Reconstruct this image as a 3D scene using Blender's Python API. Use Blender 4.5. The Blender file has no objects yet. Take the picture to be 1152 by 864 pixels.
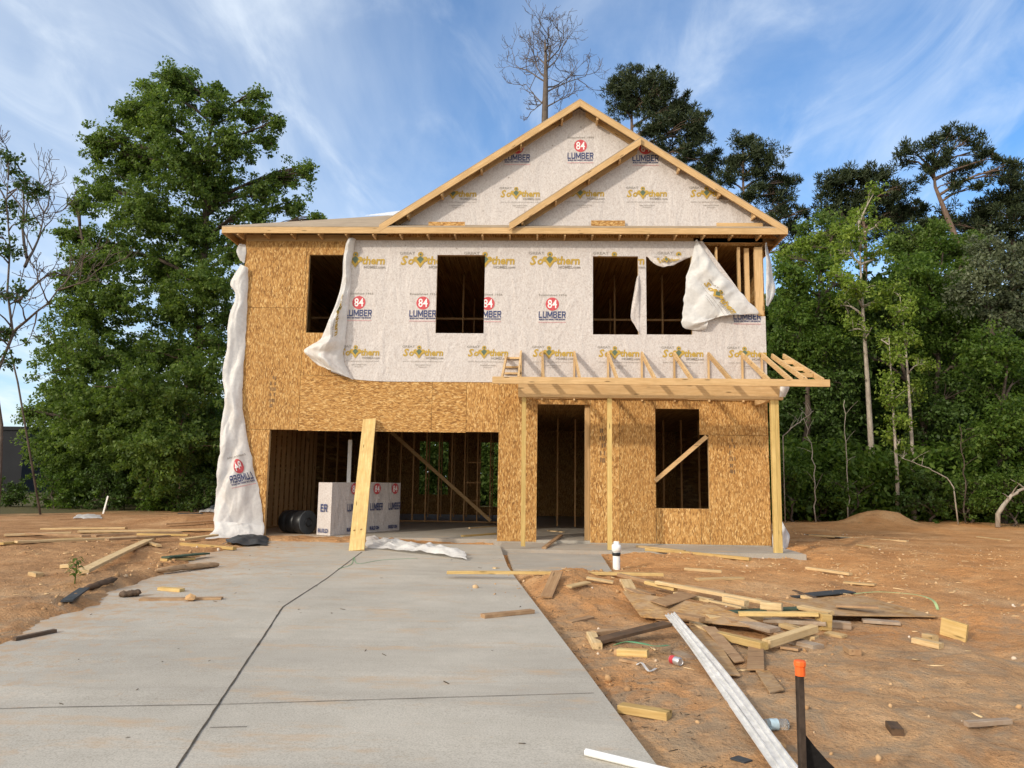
import bpy, bmesh, math, random
import numpy as np
from mathutils import Vector, Matrix, Euler
from math import radians as rad, sin, cos, pi, tan, sqrt, atan2

S = bpy.context.scene
C = S.collection
rng = np.random.default_rng(7)
random.seed(7)

# ------------------------------------------------------------------ camera
FPX = 850.0
CAM_LOC = Vector((0, -16.5, 1.28))
CAM_ROT = Matrix.Rotation(rad(2), 3, 'Z') @ Matrix.Rotation(rad(97.2), 3, 'X') @ Matrix.Rotation(rad(.8), 3, 'Z')
cam_d = bpy.data.cameras.new('camera')
cam_d.sensor_width = 36
cam_d.lens = FPX / 1152 * 36
cam_d.clip_end = 3000
cam = bpy.data.objects.new('camera', cam_d)
C.objects.link(cam)
cam.matrix_world = Matrix.Translation(CAM_LOC) @ CAM_ROT.to_4x4()
S.camera = cam


def ray(px, py):
    return CAM_ROT @ Vector(((px - 576) / FPX, (432 - py) / FPX, -1))


def W(px, py, y=0.0):
    """point of the upright plane at depth y seen at that place of the photo"""
    d = ray(px, py)
    return CAM_LOC + d * ((y - CAM_LOC.y) / d.y)


def wx(px, y=0.0, py=440): return W(px, py, y).x
def wz(py, y=0.0, px=600): return W(px, py, y).z


# ------------------------------------------------------------------ numpy noise
def _hash(ix, iy, s):
    h = (ix * 374761393 + iy * 668265263 + s * 1442695041) & 0xFFFFFFFF
    h = ((h ^ (h >> 13)) * 1274126177) & 0xFFFFFFFF
    return ((h ^ (h >> 16)) & 0xFFFF) / 65535.0


def vnoise(x, y, s=0):
    x = np.asarray(x, float); y = np.asarray(y, float)
    ix = np.floor(x).astype(np.int64); iy = np.floor(y).astype(np.int64)
    fx = x - ix; fy = y - iy
    fx = fx * fx * (3 - 2 * fx); fy = fy * fy * (3 - 2 * fy)
    a = _hash(ix, iy, s); b = _hash(ix + 1, iy, s); c = _hash(ix, iy + 1, s); d = _hash(ix + 1, iy + 1, s)
    return (a * (1 - fx) + b * fx) * (1 - fy) + (c * (1 - fx) + d * fx) * fy


def fbm(x, y, o=4, s=0):
    t = 0; a = 1.0; n = 0
    for k in range(o):
        t = t + a * (vnoise(np.asarray(x) * 2 ** k, np.asarray(y) * 2 ** k, s + k) - .5); n += a; a *= .5
    return t / n * 2      # about -1..1


# ------------------------------------------------------------------ ground shape
def base(y):
    return np.where(y < 0, np.maximum(y, -60) * .0133, np.minimum(y, 12) * -.006)


def g_flat(px, py, z0=0.0):
    z = z0
    d = ray(px, py)
    for _ in range(8):
        t = (z - CAM_LOC.z) / d.z
        p = CAM_LOC + d * t
        z = float(base(np.array(p.y))) + z0
    return p


DRIVE_PX = [(562, 613), (571, 637), (580, 650), (622, 705), (660, 755), (700, 809), (740, 862)]
DRIVE_PXL = [(300, 608), (246, 618), (205, 628), (176, 643), (144, 652), (112, 668), (67, 685), (25, 704), (0, 716)]
drive = [g_flat(*p) for p in DRIVE_PX]
e = (drive[-1] - drive[-3]).normalized()
drive.append(drive[-1] + e * 8)
left = [g_flat(*p) for p in DRIVE_PXL]
e = (left[-1] - left[-3]).normalized()
tail = [left[-1] + e * 9]
DRIVE = [(p.x, p.y) for p in drive] + [(tail[0].x, drive[-1].y)] + [(p.x, p.y) for p in tail] + [(p.x, p.y) for p in reversed(left)]
RIGHT_LINE = np.array([(p.x, p.y) for p in drive])


def poly_sd(x, y, poly):
    """signed distance to a polygon, negative inside"""
    x = np.asarray(x, float); y = np.asarray(y, float)
    d = np.full(x.shape, 1e9); ins = np.zeros(x.shape, bool)
    n = len(poly)
    for i in range(n):
        ax, ay = poly[i]; bx, by = poly[(i + 1) % n]
        ex, ey = bx - ax, by - ay
        t = np.clip(((x - ax) * ex + (y - ay) * ey) / (ex * ex + ey * ey + 1e-12), 0, 1)
        d = np.minimum(d, np.hypot(x - ax - t * ex, y - ay - t * ey))
        c = ((ay > y) != (by > y)) & (x < (bx - ax) * (y - ay) / (by - ay + 1e-12) + ax)
        ins ^= c
    return np.where(ins, -d, d)


MOUNDS = []
for (px, py, h, rx, ry) in [(622, 668, .20, 1.0, .75), (655, 655, .12, 1.1, .6), (750, 628, .10, 1.3, .5), (992, 592, .50, 1.05, 1.0), (1060, 590, .13, 4.0, 1.5),
                            (930, 592, .08, 2.6, 1.4), (1010, 765, .07, .9, .5), (1080, 745, .06, .7, .5), (40, 690, .10, .7, .6), (60, 625, .08, 2.0, 1.0),
                            (100, 660, .07, .6, .5), (1140, 700, .08, 1.5, 1.0), (215, 590, .2, 2.0, 1.0), (880, 800, .05, .5, .4)]:
    p = g_flat(px, py, -.05)
    MOUNDS.append((p.x, p.y, h, rx, ry))


def gh(x, y):
    x = np.asarray(x, float); y = np.asarray(y, float)
    sd = poly_sd(x, y, DRIVE)
    b = base(y) - .055
    leftside = np.clip((-2.0 - x) / 2.0, 0, 1)
    b = b + leftside * .05
    far = np.clip((np.hypot(x, y + 8) - 26) / 30, 0, 1)
    n = fbm(x * .35, y * .35, 3, 3) * .05 + fbm(x * 1.3, y * 1.3, 4, 11) * .035 + np.abs(fbm(x * 4.5, y * 4.5, 3, 21)) * .03 + fbm(x * 9, y * 9, 2, 31) * .014 * (y < 1)
    m = 0
    for (mx, my, h, rx, ry) in MOUNDS:
        r2 = ((x - mx) / rx) ** 2 + ((y - my) / ry) ** 2
        m = m + h * np.exp(-r2 * 1.2) * (1 + .55 * fbm(x * 2.2, y * 2.2, 4, 5))
    # soft wheel ruts to the right of the driveway
    rut = -.05 * np.exp(-((x - 4.3 - .12 * (y + 8)) / .28) ** 2) - .05 * np.exp(-((x - 6.0 - .12 * (y + 8)) / .28) ** 2)
    z = b + n * (1 - .5 * far) + m + rut
    lift = np.clip(1 + sd / (.30 + .5 * np.clip((-1.5 - x) / 1.5, 0, 1)), 0, 1)            # 0 deep inside the slab, 1 outside
    near_r = np.clip((x + 1.2) / .6, 0, 1)
    z = np.where((sd >= 0) & (near_r > 0), np.minimum(z, base(y) - .03 + np.maximum(sd - .04, 0) * .55 + (1 - near_r)), z)
    z = np.where(sd < 0, z * lift + (base(y) - .2) * (1 - lift), z)
    right = np.clip((x + 1.2) / .6, 0, 1)
    z = np.where((sd < 0), np.minimum(z, base(y) + .045 * (1 - right) - .012 * right), z)
    z = z + np.clip(1 - np.abs(sd) / .75, 0, 1) * (1 - right) * (.03 + .075 * fbm(x * 2.3, y * 2.3, 4, 91)) * (x < -1.5) * (y < -.3)
    edge = np.clip(1 - sd / .5, 0, 1) * (sd > 0)
    z = z - edge * right * .03
    # house and porch footprint stay below the slabs
    hd = np.maximum.reduce([-6.75 - x, x - 5.0, -y + .02, y - 11.0])
    k = np.clip(-hd / .15 + .0, 0, 1)
    z = np.where(hd < 0, np.minimum(z, -.1 * k + z * (1 - k)), z)
    hp = np.maximum.reduce([-.9 - x, x - 5.3, -1.7 - y, y - .2])
    z = np.where(hp < 0, np.minimum(z, -.17), z)
    z = z - .09 * np.clip(1 - np.maximum(hp, 0) / .7, 0, 1) * (hp >= 0) * (y < 0)
    return z


def G(px, py, lift=0.0):
    d = ray(px, py)
    z = float(base(np.array(-8.0)))
    p = CAM_LOC
    for _ in range(10):
        t = (z + lift - CAM_LOC.z) / d.z
        p = CAM_LOC + d * t
        zz = top_z(p.x, p.y)
        z = .5 * z + .5 * zz
    return p


def top_z(x, y):
    """height of whatever one stands on: ground, driveway or slab"""
    z = float(gh(np.array(x), np.array(y)))
    if float(poly_sd(np.array(x), np.array(y), DRIVE)) < 0:
        z = max(z, float(base(np.array(y))))
    if -6.7 < x < 5 and 0 < y < 11: z = max(z, 0)
    if PORCH[0] < x < PORCH[1] and PORCH[2] < y <= 0: z = max(z, PORCH[3])
    return z


PORCH = (-.75, 5.15, -1.62, -.06)
# ------------------------------------------------------------------ object helpers


def link(name, me, mat=None, parent=None):
    o = bpy.data.objects.new(name, me)
    C.objects.link(o)
    if mat is not None and me is not None:
        for m in (mat if isinstance(mat, (list, tuple)) else [mat]):
            me.materials.append(m)
    if parent is not None:
        o.parent = parent
    return o


def tag(o, label, cat, group=None):
    o['label'] = label; o['category'] = cat
    if group: o['group'] = group
    return o


def empty(name, loc=(0, 0, 0), label=None, cat=None, group=None):
    o = bpy.data.objects.new(name, None)
    o.empty_display_size = .2
    C.objects.link(o); o.location = loc
    if label: tag(o, label, cat, group)
    return o


def structure(o):
    o['kind'] = 'structure'; return o


class MB:
    def __init__(s): s.v = []; s.f = []; s.m = []; s.smooth = False

    def add(s, vs, fs, mi=0):
        b = len(s.v); s.v += [tuple(v) for v in vs]
        for f in fs: s.f.append(tuple(i + b for i in f)); s.m.append(mi)
        return s

    def box(s, x0, x1, y0, y1, z0, z1, mi=0):
        return s.add([(x0, y0, z0), (x1, y0, z0), (x1, y1, z0), (x0, y1, z0), (x0, y0, z1), (x1, y0, z1), (x1, y1, z1), (x0, y1, z1)],
                     [(0, 3, 2, 1), (4, 5, 6, 7), (0, 1, 5, 4), (1, 2, 6, 5), (2, 3, 7, 6), (3, 0, 4, 7)], mi)

    def bar(s, p, q, w, h, up=(0, 0, 1), mi=0):
        """a plank from p to q, w across, h along the up side, centred"""
        p = Vector(p); q = Vector(q); d = (q - p).normalized(); up = Vector(up)
        sd = d.cross(up).normalized(); u = sd.cross(d).normalized()
        vs = []
        for c in (p, q):
            for a, b in ((-1, -1), (1, -1), (1, 1), (-1, 1)): vs.append(c + sd * (a * w / 2) + u * (b * h / 2))
        return s.add(vs, [(0, 1, 2, 3), (7, 6, 5, 4), (0, 4, 5, 1), (1, 5, 6, 2), (2, 6, 7, 3), (3, 7, 4, 0)], mi)

    def tube(s, pts, rs, n=6, mi=0, cap=True):
        pts = [Vector(p) for p in pts]
        if not hasattr(rs, '__len__'): rs = [rs] * len(pts)
        b = len(s.v); prev = None
        for i, p in enumerate(pts):
            d = (pts[min(i + 1, len(pts) - 1)] - pts[max(i - 1, 0)])
            d = d.normalized() if d.length > 1e-9 else Vector((0, 0, 1))
            if prev is None:
                a = Vector((1, 0, 0)) if abs(d.x) < .8 else Vector((0, 1, 0))
                u = d.cross(a).normalized()
            else:
                u = (prev - d * prev.dot(d))
                u = u.normalized() if u.length > 1e-6 else d.orthogonal().normalized()
            prev = u; w = d.cross(u)
            for k in range(n):
                t = 2 * pi * k / n
                s.v.append(tuple(p + (u * cos(t) + w * sin(t)) * rs[i]))
        for i in range(len(pts) - 1):
            for k in range(n):
                a = b + i * n + k; c = b + i * n + (k + 1) % n
                s.f.append((a, c, c + n, a + n)); s.m.append(mi)
        if cap:
            s.f.append(tuple(b + k for k in reversed(range(n)))); s.m.append(mi)
            e0 = b + (len(pts) - 1) * n
            s.f.append(tuple(e0 + k for k in range(n))); s.m.append(mi)
        return s

    def lathe(s, prof, n=20, mi=0, axis='z', c=(0, 0, 0)):
        b = len(s.v)
        for (r, z) in prof:
            for k in range(n):
                t = 2 * pi * k / n
                p = (r * cos(t), r * sin(t), z) if axis == 'z' else (z, r * cos(t), r * sin(t))
                s.v.append((p[0] + c[0], p[1] + c[1], p[2] + c[2]))
        for i in range(len(prof) - 1):
            for k in range(n):
                a = b + i * n + k; q = b + i * n + (k + 1) % n
                s.f.append((a, q, q + n, a + n)); s.m.append(mi)
        return s

    def mesh(s, name):
        me = bpy.data.meshes.new(name)
        me.from_pydata(s.v, [], s.f)
        if any(s.m): me.polygons.foreach_set('material_index', s.m)
        if s.smooth: me.polygons.foreach_set('use_smooth', [True] * len(me.polygons))
        me.update()
        return me

    def build(s, name, mat, parent=None):
        return link(name, s.mesh(name), mat, parent)


def np_mesh(name, v, f, smooth=False):
    me = bpy.data.meshes.new(name)
    v = np.ascontiguousarray(v, np.float32); f = np.ascontiguousarray(f, np.int32)
    me.vertices.add(len(v)); me.vertices.foreach_set('co', v.ravel())
    n, k = f.shape
    me.loops.add(n * k); me.loops.foreach_set('vertex_index', f.ravel())
    me.polygons.add(n); me.polygons.foreach_set('loop_start', np.arange(0, n * k, k, dtype=np.int32))
    if smooth: me.polygons.foreach_set('use_smooth', np.ones(n, bool))
    me.update(calc_edges=True); me.validate()
    return me


def bevel(o, w=.003, seg=1):
    bm = bmesh.new(); bm.from_mesh(o.data)
    bmesh.ops.bevel(bm, geom=list(bm.edges), offset=w, segments=seg, affect='EDGES')
    bm.to_mesh(o.data); bm.free()
    return o


# clip a bmesh with convex polygons drawn in two of its axes
def clip(bm, poly, axes=(0, 2), keep=False):
    n = len(poly)
    area = sum(poly[i][0] * poly[(i + 1) % n][1] - poly[(i + 1) % n][0] * poly[i][1] for i in range(n))
    if area < 0: poly = poly[::-1]
    for i in range(n):
        a = poly[i]; b = poly[(i + 1) % n]
        nx, ny = b[1] - a[1], -(b[0] - a[0])
        co = [0, 0, 0]; no = [0, 0, 0]
        co[axes[0]], co[axes[1]] = a; no[axes[0]], no[axes[1]] = nx, ny
        if not keep:
            # only cut the faces near the polygon
            bx0 = min(p[0] for p in poly) - .6; bx1 = max(p[0] for p in poly) + .6
            by0 = min(p[1] for p in poly) - .6; by1 = max(p[1] for p in poly) + .6
            fs = [f for f in bm.faces if bx0 < f.calc_center_median()[axes[0]] < bx1 and by0 < f.calc_center_median()[axes[1]] < by1]
        else:
            fs = list(bm.faces)
        geom = set(fs)
        for f in fs: geom.update(f.edges); geom.update(f.verts)
        bmesh.ops.bisect_plane(bm, geom=list(geom), plane_co=co, plane_no=no, dist=1e-5)

    def inside(c):
        for i in range(n):
            a = poly[i]; b = poly[(i + 1) % n]
            if (b[0] - a[0]) * (c[axes[1]] - a[1]) - (b[1] - a[1]) * (c[axes[0]] - a[0]) < -1e-7: return False
        return True
    dead = [f for f in bm.faces if inside(f.calc_center_median()) != keep]
    bmesh.ops.delete(bm, geom=dead, context='FACES')


def plate(xs, zs, solid, y0, t, name, mat, parent=None):
    """an upright sheet of thickness t whose front is at y0, made of the cells for which solid(x, z) holds"""
    m = MB()
    xs = sorted(set(xs)); zs = sorted(set(zs))
    g = [[solid((xs[i] + xs[i + 1]) / 2, (zs[j] + zs[j + 1]) / 2) for j in range(len(zs) - 1)] for i in range(len(xs) - 1)]
    idx = {}

    def v(i, j, k):
        if (i, j, k) not in idx:
            idx[(i, j, k)] = len(m.v); m.v.append((xs[i], y0 + k * t, zs[j]))
        return idx[(i, j, k)]
    for i in range(len(xs) - 1):
        for j in range(len(zs) - 1):
            if not g[i][j]: continue
            def q(*ix): m.f.append(tuple(v(*a) for a in ix)); m.m.append(0)
            q((i, j, 0), (i + 1, j, 0), (i + 1, j + 1, 0), (i, j + 1, 0))
            q((i, j, 1), (i, j + 1, 1), (i + 1, j + 1, 1), (i + 1, j, 1))
            nb = lambda a, b: 0 <= a < len(xs) - 1 and 0 <= b < len(zs) - 1 and g[a][b]
            if not nb(i - 1, j): q((i, j, 0), (i, j + 1, 0), (i, j + 1, 1), (i, j, 1))
            if not nb(i + 1, j): q((i + 1, j, 0), (i + 1, j, 1), (i + 1, j + 1, 1), (i + 1, j + 1, 0))
            if not nb(i, j - 1): q((i, j, 0), (i, j, 1), (i + 1, j, 1), (i + 1, j, 0))
            if not nb(i, j + 1): q((i, j + 1, 0), (i + 1, j + 1, 0), (i + 1, j + 1, 1), (i, j + 1, 1))
    return m.build(name, mat, parent)


def rects_solid(x0, x1, z0, z1, holes=()):
    xs = [x0, x1]; zs = [z0, z1]
    for h in holes: xs += [h[0], h[1]]; zs += [h[2], h[3]]
    xs = [min(max(x, x0), x1) for x in xs]; zs = [min(max(z, z0), z1) for z in zs]
    return xs, zs, lambda x, z: not any(h[0] < x < h[1] and h[2] < z < h[3] for h in holes)
SUN, SKYS, EXPO = 1.9, .1, .38
SKYTINT = (.86, 1.27, 1.6, 1)
CLOUD = (7.6, 8.3, 9.0, 1)
FILL_GLOW = (17.0, 15.7, 13.7, 1)

# ------------------------------------------------------------------ materials
def srgb(r, g, b): return tuple((c / 255 / 12.92) if c / 255 <= .04045 else ((c / 255 + .055) / 1.055) ** 2.4 for c in (r, g, b)) + (1,)


class NT:
    def __init__(s, name):
        s.mat = bpy.data.materials.new(name); s.mat.use_nodes = True
        s.t = s.mat.node_tree; s.n = s.t.nodes; s.l = s.t.links
        s.b = s.n['Principled BSDF']; s.out = s.n['Material Output']

    def new(s, typ, **kw):
        nd = s.n.new(typ)
        for k, v in kw.items():
            if k.startswith('_'): setattr(nd, k[1:], v)
            else: s.set(nd.inputs[k.replace('__', ' ')], v)
        return nd

    def set(s, inp, v):
        if isinstance(v, bpy.types.NodeSocket): s.l.new(v, inp)
        else: inp.default_value = v

    def coord(s, scale=(1, 1, 1), rot=(0, 0, 0), kind='Object', off=True):
        tc = s.n.new('ShaderNodeTexCoord'); v = tc.outputs[kind]
        if off:
            oi = s.n.new('ShaderNodeObjectInfo')
            mm = s.n.new('ShaderNodeVectorMath'); mm.operation = 'ADD'
            ms = s.n.new('ShaderNodeMath'); ms.operation = 'MULTIPLY'; ms.inputs[1].default_value = 37.0
            s.l.new(oi.outputs['Random'], ms.inputs[0]); s.l.new(v, mm.inputs[0]); s.l.new(ms.outputs[0], mm.inputs[1]); v = mm.outputs[0]
        mp = s.n.new('ShaderNodeMapping'); mp.inputs['Scale'].default_value = scale; mp.inputs['Rotation'].default_value = rot
        s.l.new(v, mp.inputs['Vector']); return mp.outputs[0]

    def noise(s, vec, scale=5, detail=4, rough=.55, dist=0, col=False):
        nd = s.new('ShaderNodeTexNoise', Vector=vec, Scale=scale, Detail=detail, Roughness=rough, Distortion=dist)
        return nd.outputs['Color' if col else 'Fac']

    def ramp(s, fac, stops, interp='LINEAR'):
        nd = s.n.new('ShaderNodeValToRGB'); cr = nd.color_ramp; cr.interpolation = interp
        while len(cr.elements) < len(stops): cr.elements.new(.5)
        for e, (p, c) in zip(cr.elements, stops):
            e.position = p; e.color = c if hasattr(c, '__len__') else (c, c, c, 1)
        s.l.new(fac, nd.inputs[0]); return nd.outputs[0]

    def mix(s, fac, a, b, blend='MIX'):
        nd = s.n.new('ShaderNodeMix'); nd.data_type = 'RGBA'; nd.blend_type = blend
        s.set(nd.inputs[0], fac); s.set(nd.inputs[6], a); s.set(nd.inputs[7], b); return nd.outputs[2]

    def math(s, op, a, b=0.0, clamp=False):
        nd = s.n.new('ShaderNodeMath'); nd.operation = op; nd.use_clamp = clamp
        s.set(nd.inputs[0], a); s.set(nd.inputs[1], b); return nd.outputs[0]

    def bump(s, h, strength=.4, dist=.01):
        nd = s.new('ShaderNodeBump', Height=h, Strength=strength, Distance=dist)
        s.l.new(nd.outputs[0], s.b.inputs['Normal']); return nd.outputs[0]

    def done(s, col=None, rough=.8, spec=.3, **kw):
        if col is not None: s.set(s.b.inputs['Base Color'], col)
        s.set(s.b.inputs['Roughness'], rough); s.set(s.b.inputs['Specular IOR Level'], spec)
        for k, v in kw.items(): s.set(s.b.inputs[k.replace('__', ' ')], v)
        return s.mat


def mat_plain(name, col, rough=.7, spec=.3, var=.12, scale=8, metal=0.0):
    t = NT(name); v = t.coord()
    n = t.noise(v, scale, 5, .6)
    c = t.mix(t.ramp(n, [(.3, 0), (.7, 1)]), tuple(x * (1 - var) for x in col[:3]) + (1,), tuple(min(1, x * (1 + var)) for x in col[:3]) + (1,))
    return t.done(c, rough, spec, Metallic=metal)


def mat_osb(name, vertical=True, tint=1.0, dirt=0.0, flat=False):
    t = NT(name)
    base_v = t.coord()
    dn = t.noise(base_v, 9, 2, .5, col=True)
    dv = t.n.new('ShaderNodeVectorMath'); dv.operation = 'MULTIPLY_ADD'
    t.l.new(dn, dv.inputs[0]); dv.inputs[1].default_value = (.06, .06, .06); t.l.new(base_v, dv.inputs[2])
    cols = []
    ph = 0
    for k, (ang, ls, lw) in enumerate(((6, 13, 52), (-42, 15, 54), (63, 17, 50))):
        mp = t.n.new('ShaderNodeMapping'); t.l.new(dv.outputs[0], mp.inputs['Vector'])
        long_, wide = ls, lw
        if flat:      # a sheet lying flat: strands along local x
            mp.inputs['Rotation'].default_value = (0, 0, rad(ang)); mp.inputs['Scale'].default_value = (long_, wide, 1)
        else:
            mp.inputs['Rotation'].default_value = (0, rad(ang), 0)
            mp.inputs['Scale'].default_value = (wide, 1, long_) if vertical else (long_, 1, wide)
        mp.inputs['Location'].default_value = (k * 3.7, k * 1.3, k * 5.1)
        vo = t.new('ShaderNodeTexVoronoi', Vector=mp.outputs[0], Scale=1.0, Randomness=1.0)
        sep = t.n.new('ShaderNodeSeparateColor'); t.l.new(vo.outputs['Color'], sep.inputs[0])
        cols.append((sep.outputs[0], sep.outputs[1], vo.outputs['Distance']))
    m1 = t.math('GREATER_THAN', cols[1][1], .45)
    m2 = t.math('GREATER_THAN', cols[2][1], .72)
    v = t.mix(m1, cols[0][0], cols[1][0])
    v = t.mix(m2, v, cols[2][0])
    dist = t.mix(m1, cols[0][2], cols[1][2])
    fine = t.noise(t.coord((70, 70, 6) if vertical else (6, 70, 70)), 1, 4, .6)
    T = tint
    c = t.ramp(v, [(0, (.22 * T, .10 * T, .028 * T, 1)), (.22, (.43 * T, .215 * T, .062 * T, 1)), (.5, (.575 * T, .31 * T, .095 * T, 1)), (.78, (.68 * T, .40 * T, .14 * T, 1)), (1, (.84 * T, .58 * T, .26 * T, 1))])
    c = t.mix(.5, c, t.ramp(fine, [(.3, (.62, .55, .5, 1)), (.7, (1, 1, 1, 1))]), 'MULTIPLY')
    c = t.mix(t.ramp(dist, [(.45, 0), (.9, .7)]), c, (.17 * T, .075 * T, .02 * T, 1))
    big = t.noise(base_v, 1.1, 3, .6)
    c = t.mix(t.ramp(big, [(.35, .0), (.75, .3)]), c, (.52 * T, .29 * T, .10 * T, 1))
    oi = t.n.new('ShaderNodeObjectInfo')
    c = t.mix(1.0, c, t.ramp(oi.outputs['Random'], [(0, (.84, .83, .80, 1)), (1, (1.0, 1.0, 1.0, 1))]), 'MULTIPLY')
    if dirt:
        dn2 = t.noise(base_v, 4, 5, .65)
        c = t.mix(t.ramp(dn2, [(.34, .1), (.6, dirt)]), c, (.40, .28, .17, 1))
    t.bump(t.math('ADD', v, t.math('MULTIPLY', fine, .5)), .35, .003)
    return t.done(c, .75, .25)


def mat_lumber(name, a, b, axis=0, dirt=0.0, knots=True):
    t = NT(name)
    sc = [26, 26, 26]; sc[axis] = 1.6
    v = t.coord(tuple(sc))
    n = t.noise(v, 1.0, 5, .6, 1.2)
    c = t.ramp(n, [(.28, a), (.5, tuple((x + y) / 2 for x, y in zip(a, b))), (.72, b)])
    sc2 = [60, 60, 60]; sc2[axis] = 3
    n2 = t.noise(t.coord(tuple(sc2)), 1, 3, .6)
    c = t.mix(.6, c, t.ramp(n2, [(.3, (.66, .60, .52, 1)), (.7, (1, 1, 1, 1))]), 'MULTIPLY')
    if knots:
        sk = [14, 14, 14]; sk[axis] = 2.6
        vo = t.new('ShaderNodeTexVoronoi', Vector=t.coord(tuple(sk)), Scale=1.0)
        k = t.ramp(vo.outputs['Distance'], [(.10, 1), (.2, 0)])
        sp = t.n.new('ShaderNodeSeparateColor'); t.l.new(vo.outputs['Color'], sp.inputs[0])
        k = t.math('MULTIPLY', k, t.math('GREATER_THAN', sp.outputs[0], .6))
        c = t.mix(k, c, tuple(x * .35 for x in a[:3]) + (1,))
    oi = t.n.new('ShaderNodeObjectInfo')
    c = t.mix(1.0, c, t.ramp(oi.outputs['Random'], [(0, (.72, .68, .62, 1)), (.5, (.92, .9, .88, 1)), (1, (1, 1, 1, 1))]), 'MULTIPLY')
    big = t.noise(t.coord((1, 1, 1)), 3.0, 4, .6)
    c = t.mix(t.ramp(big, [(.42, 0), (.75, .45 if not dirt else .3)]), c, tuple(x * .62 for x in a[:3]) + (1,))
    if dirt:
        dn = t.noise(t.coord((1, 1, 1)), 7, 5, .65)
        c = t.mix(t.ramp(dn, [(.38, 0), (.6, dirt)]), c, (.23, .125, .065, 1))
    t.bump(n2, .2, .002)
    return t.done(c, .7, .25)


M = {}
M['osb_v'] = mat_osb('osb_upright_strands', True)
M['osb_h'] = mat_osb('osb_level_strands', False)
M['osb_flat'] = mat_osb('osb_scrap', True, .85, .8, flat=True)
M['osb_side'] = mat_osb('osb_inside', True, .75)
M['lum'] = mat_lumber('pine_lumber_along_x', (.62, .40, .18, 1), (.80, .57, .31, 1), 0)
M['lum_z'] = mat_lumber('pine_lumber_upright', (.62, .40, .18, 1), (.80, .57, .31, 1), 2)
M['lum_y'] = mat_lumber('pine_lumber_into_house', (.62, .40, .18, 1), (.80, .57, .31, 1), 1)
M['post'] = mat_lumber('treated_yellow_lumber', (.60, .43, .145, 1), (.78, .59, .25, 1), 2)
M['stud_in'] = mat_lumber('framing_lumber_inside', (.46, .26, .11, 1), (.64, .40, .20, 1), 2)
M['pale'] = mat_lumber('pale_scrap_lumber', (.66, .47, .23, 1), (.84, .66, .39, 1), 0, .2)
M['yellow'] = mat_lumber('yellow_scrap_lumber', (.62, .42, .14, 1), (.84, .64, .31, 1), 0, .15)
M['brown'] = mat_lumber('brown_weathered_lumber', (.40, .25, .135, 1), (.60, .42, .25, 1), 0, .5)
M['grey'] = mat_lumber('grey_weathered_lumber', (.36, .29, .22, 1), (.54, .46, .37, 1), 0, .45)
M['dark'] = mat_lumber('dark_wet_lumber', (.07, .05, .035, 1), (.14, .10, .07, 1), 0, .3)
M['green'] = mat_plain('dark_green_treated_wood', (.055, .085, .055, 1), .7, .25, .3)
M['slate'] = mat_plain('dark_slate_sheet', (.045, .05, .055, 1), .6, .3, .3)


def mat_wrap():
    t = NT('house_wrap_sheet')
    v = t.coord(off=False)
    n = t.noise(t.coord((1, 1, .7), off=False), 42, 3, .6)
    n2 = t.noise(v, 5, 4, .6)
    c = t.ramp(n, [(.34, (.44, .385, .355, 1)), (.46, (.53, .48, .45, 1)), (.58, (.57, .525, .495, 1)), (.7, (.61, .57, .545, 1))])
    c = t.mix(t.ramp(n2, [(.4, 0), (.8, .25)]), c, (.48, .42, .38, 1))
    vo = t.new('ShaderNodeTexVoronoi', Vector=v, Scale=2.3)
    sp = t.ramp(vo.outputs['Distance'], [(.035, 1), (.055, 0)])
    c = t.mix(t.math('MULTIPLY', sp, .6), c, (.16, .12, .09, 1))
    n3 = t.noise(v, 11, 3, .6)
    wv = t.noise(t.coord((1, 1, .35), (0, rad(35), 0), off=False), 2.2, 3, .5, 1.5)
    t.bump(t.math('ADD', t.math('MULTIPLY', n3, .6), t.math('MULTIPLY', wv, 2.6)), .7, .022)
    return t.done(c, .55, .35)


def mat_film(name, col=(.80, .80, .80, 1), trans=.35):
    t = NT(name)
    v = t.coord(off=False)
    n = t.noise(v, 14, 4, .6)
    c = t.mix(t.ramp(n, [(.35, 0), (.7, 1)]), tuple(x * .86 for x in col[:3]) + (1,), col)
    dn = t.noise(v, 3, 4, .6)
    c = t.mix(t.ramp(dn, [(.55, 0), (.85, .2)]), c, (.55, .46, .37, 1))
    nb = t.bump(t.noise(t.coord((1, 1, .4), off=False), 9, 4, .55, 1.2), .14, .012)
    t.done(c, .42, .4)
    tr = t.n.new('ShaderNodeBsdfTranslucent'); t.l.new(c, tr.inputs[0]); t.l.new(nb, tr.inputs['Normal'])
    mx = t.n.new('ShaderNodeMixShader'); mx.inputs[0].default_value = trans
    t.l.new(t.b.outputs[0], mx.inputs[1]); t.l.new(tr.outputs[0], mx.inputs[2]); t.l.new(mx.outputs[0], t.out.inputs[0])
    return t.mat


M['wrap'] = mat_wrap()
M['film'] = mat_film('loose_wrap_sheet', (.86, .85, .83, 1))
INK = {}
for nm, col in (('navy', (.045, .06, .15, 1)), ('red', (.52, .075, .085, 1)), ('white', (.80, .77, .75, 1)), ('gold', (.44, .285, .05, 1)),
                ('grey', (.27, .24, .21, 1)), ('green', (.10, .14, .095, 1)), ('pink', (.60, .33, .33, 1)), ('brown', (.24, .135, .04, 1))):
    INK[nm] = mat_plain('ink_' + nm, col, .6, .3, .18, 30)
INKS = ['navy', 'red', 'white', 'gold', 'grey', 'green', 'pink', 'brown']
INKM = [INK[k] for k in INKS]


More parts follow.
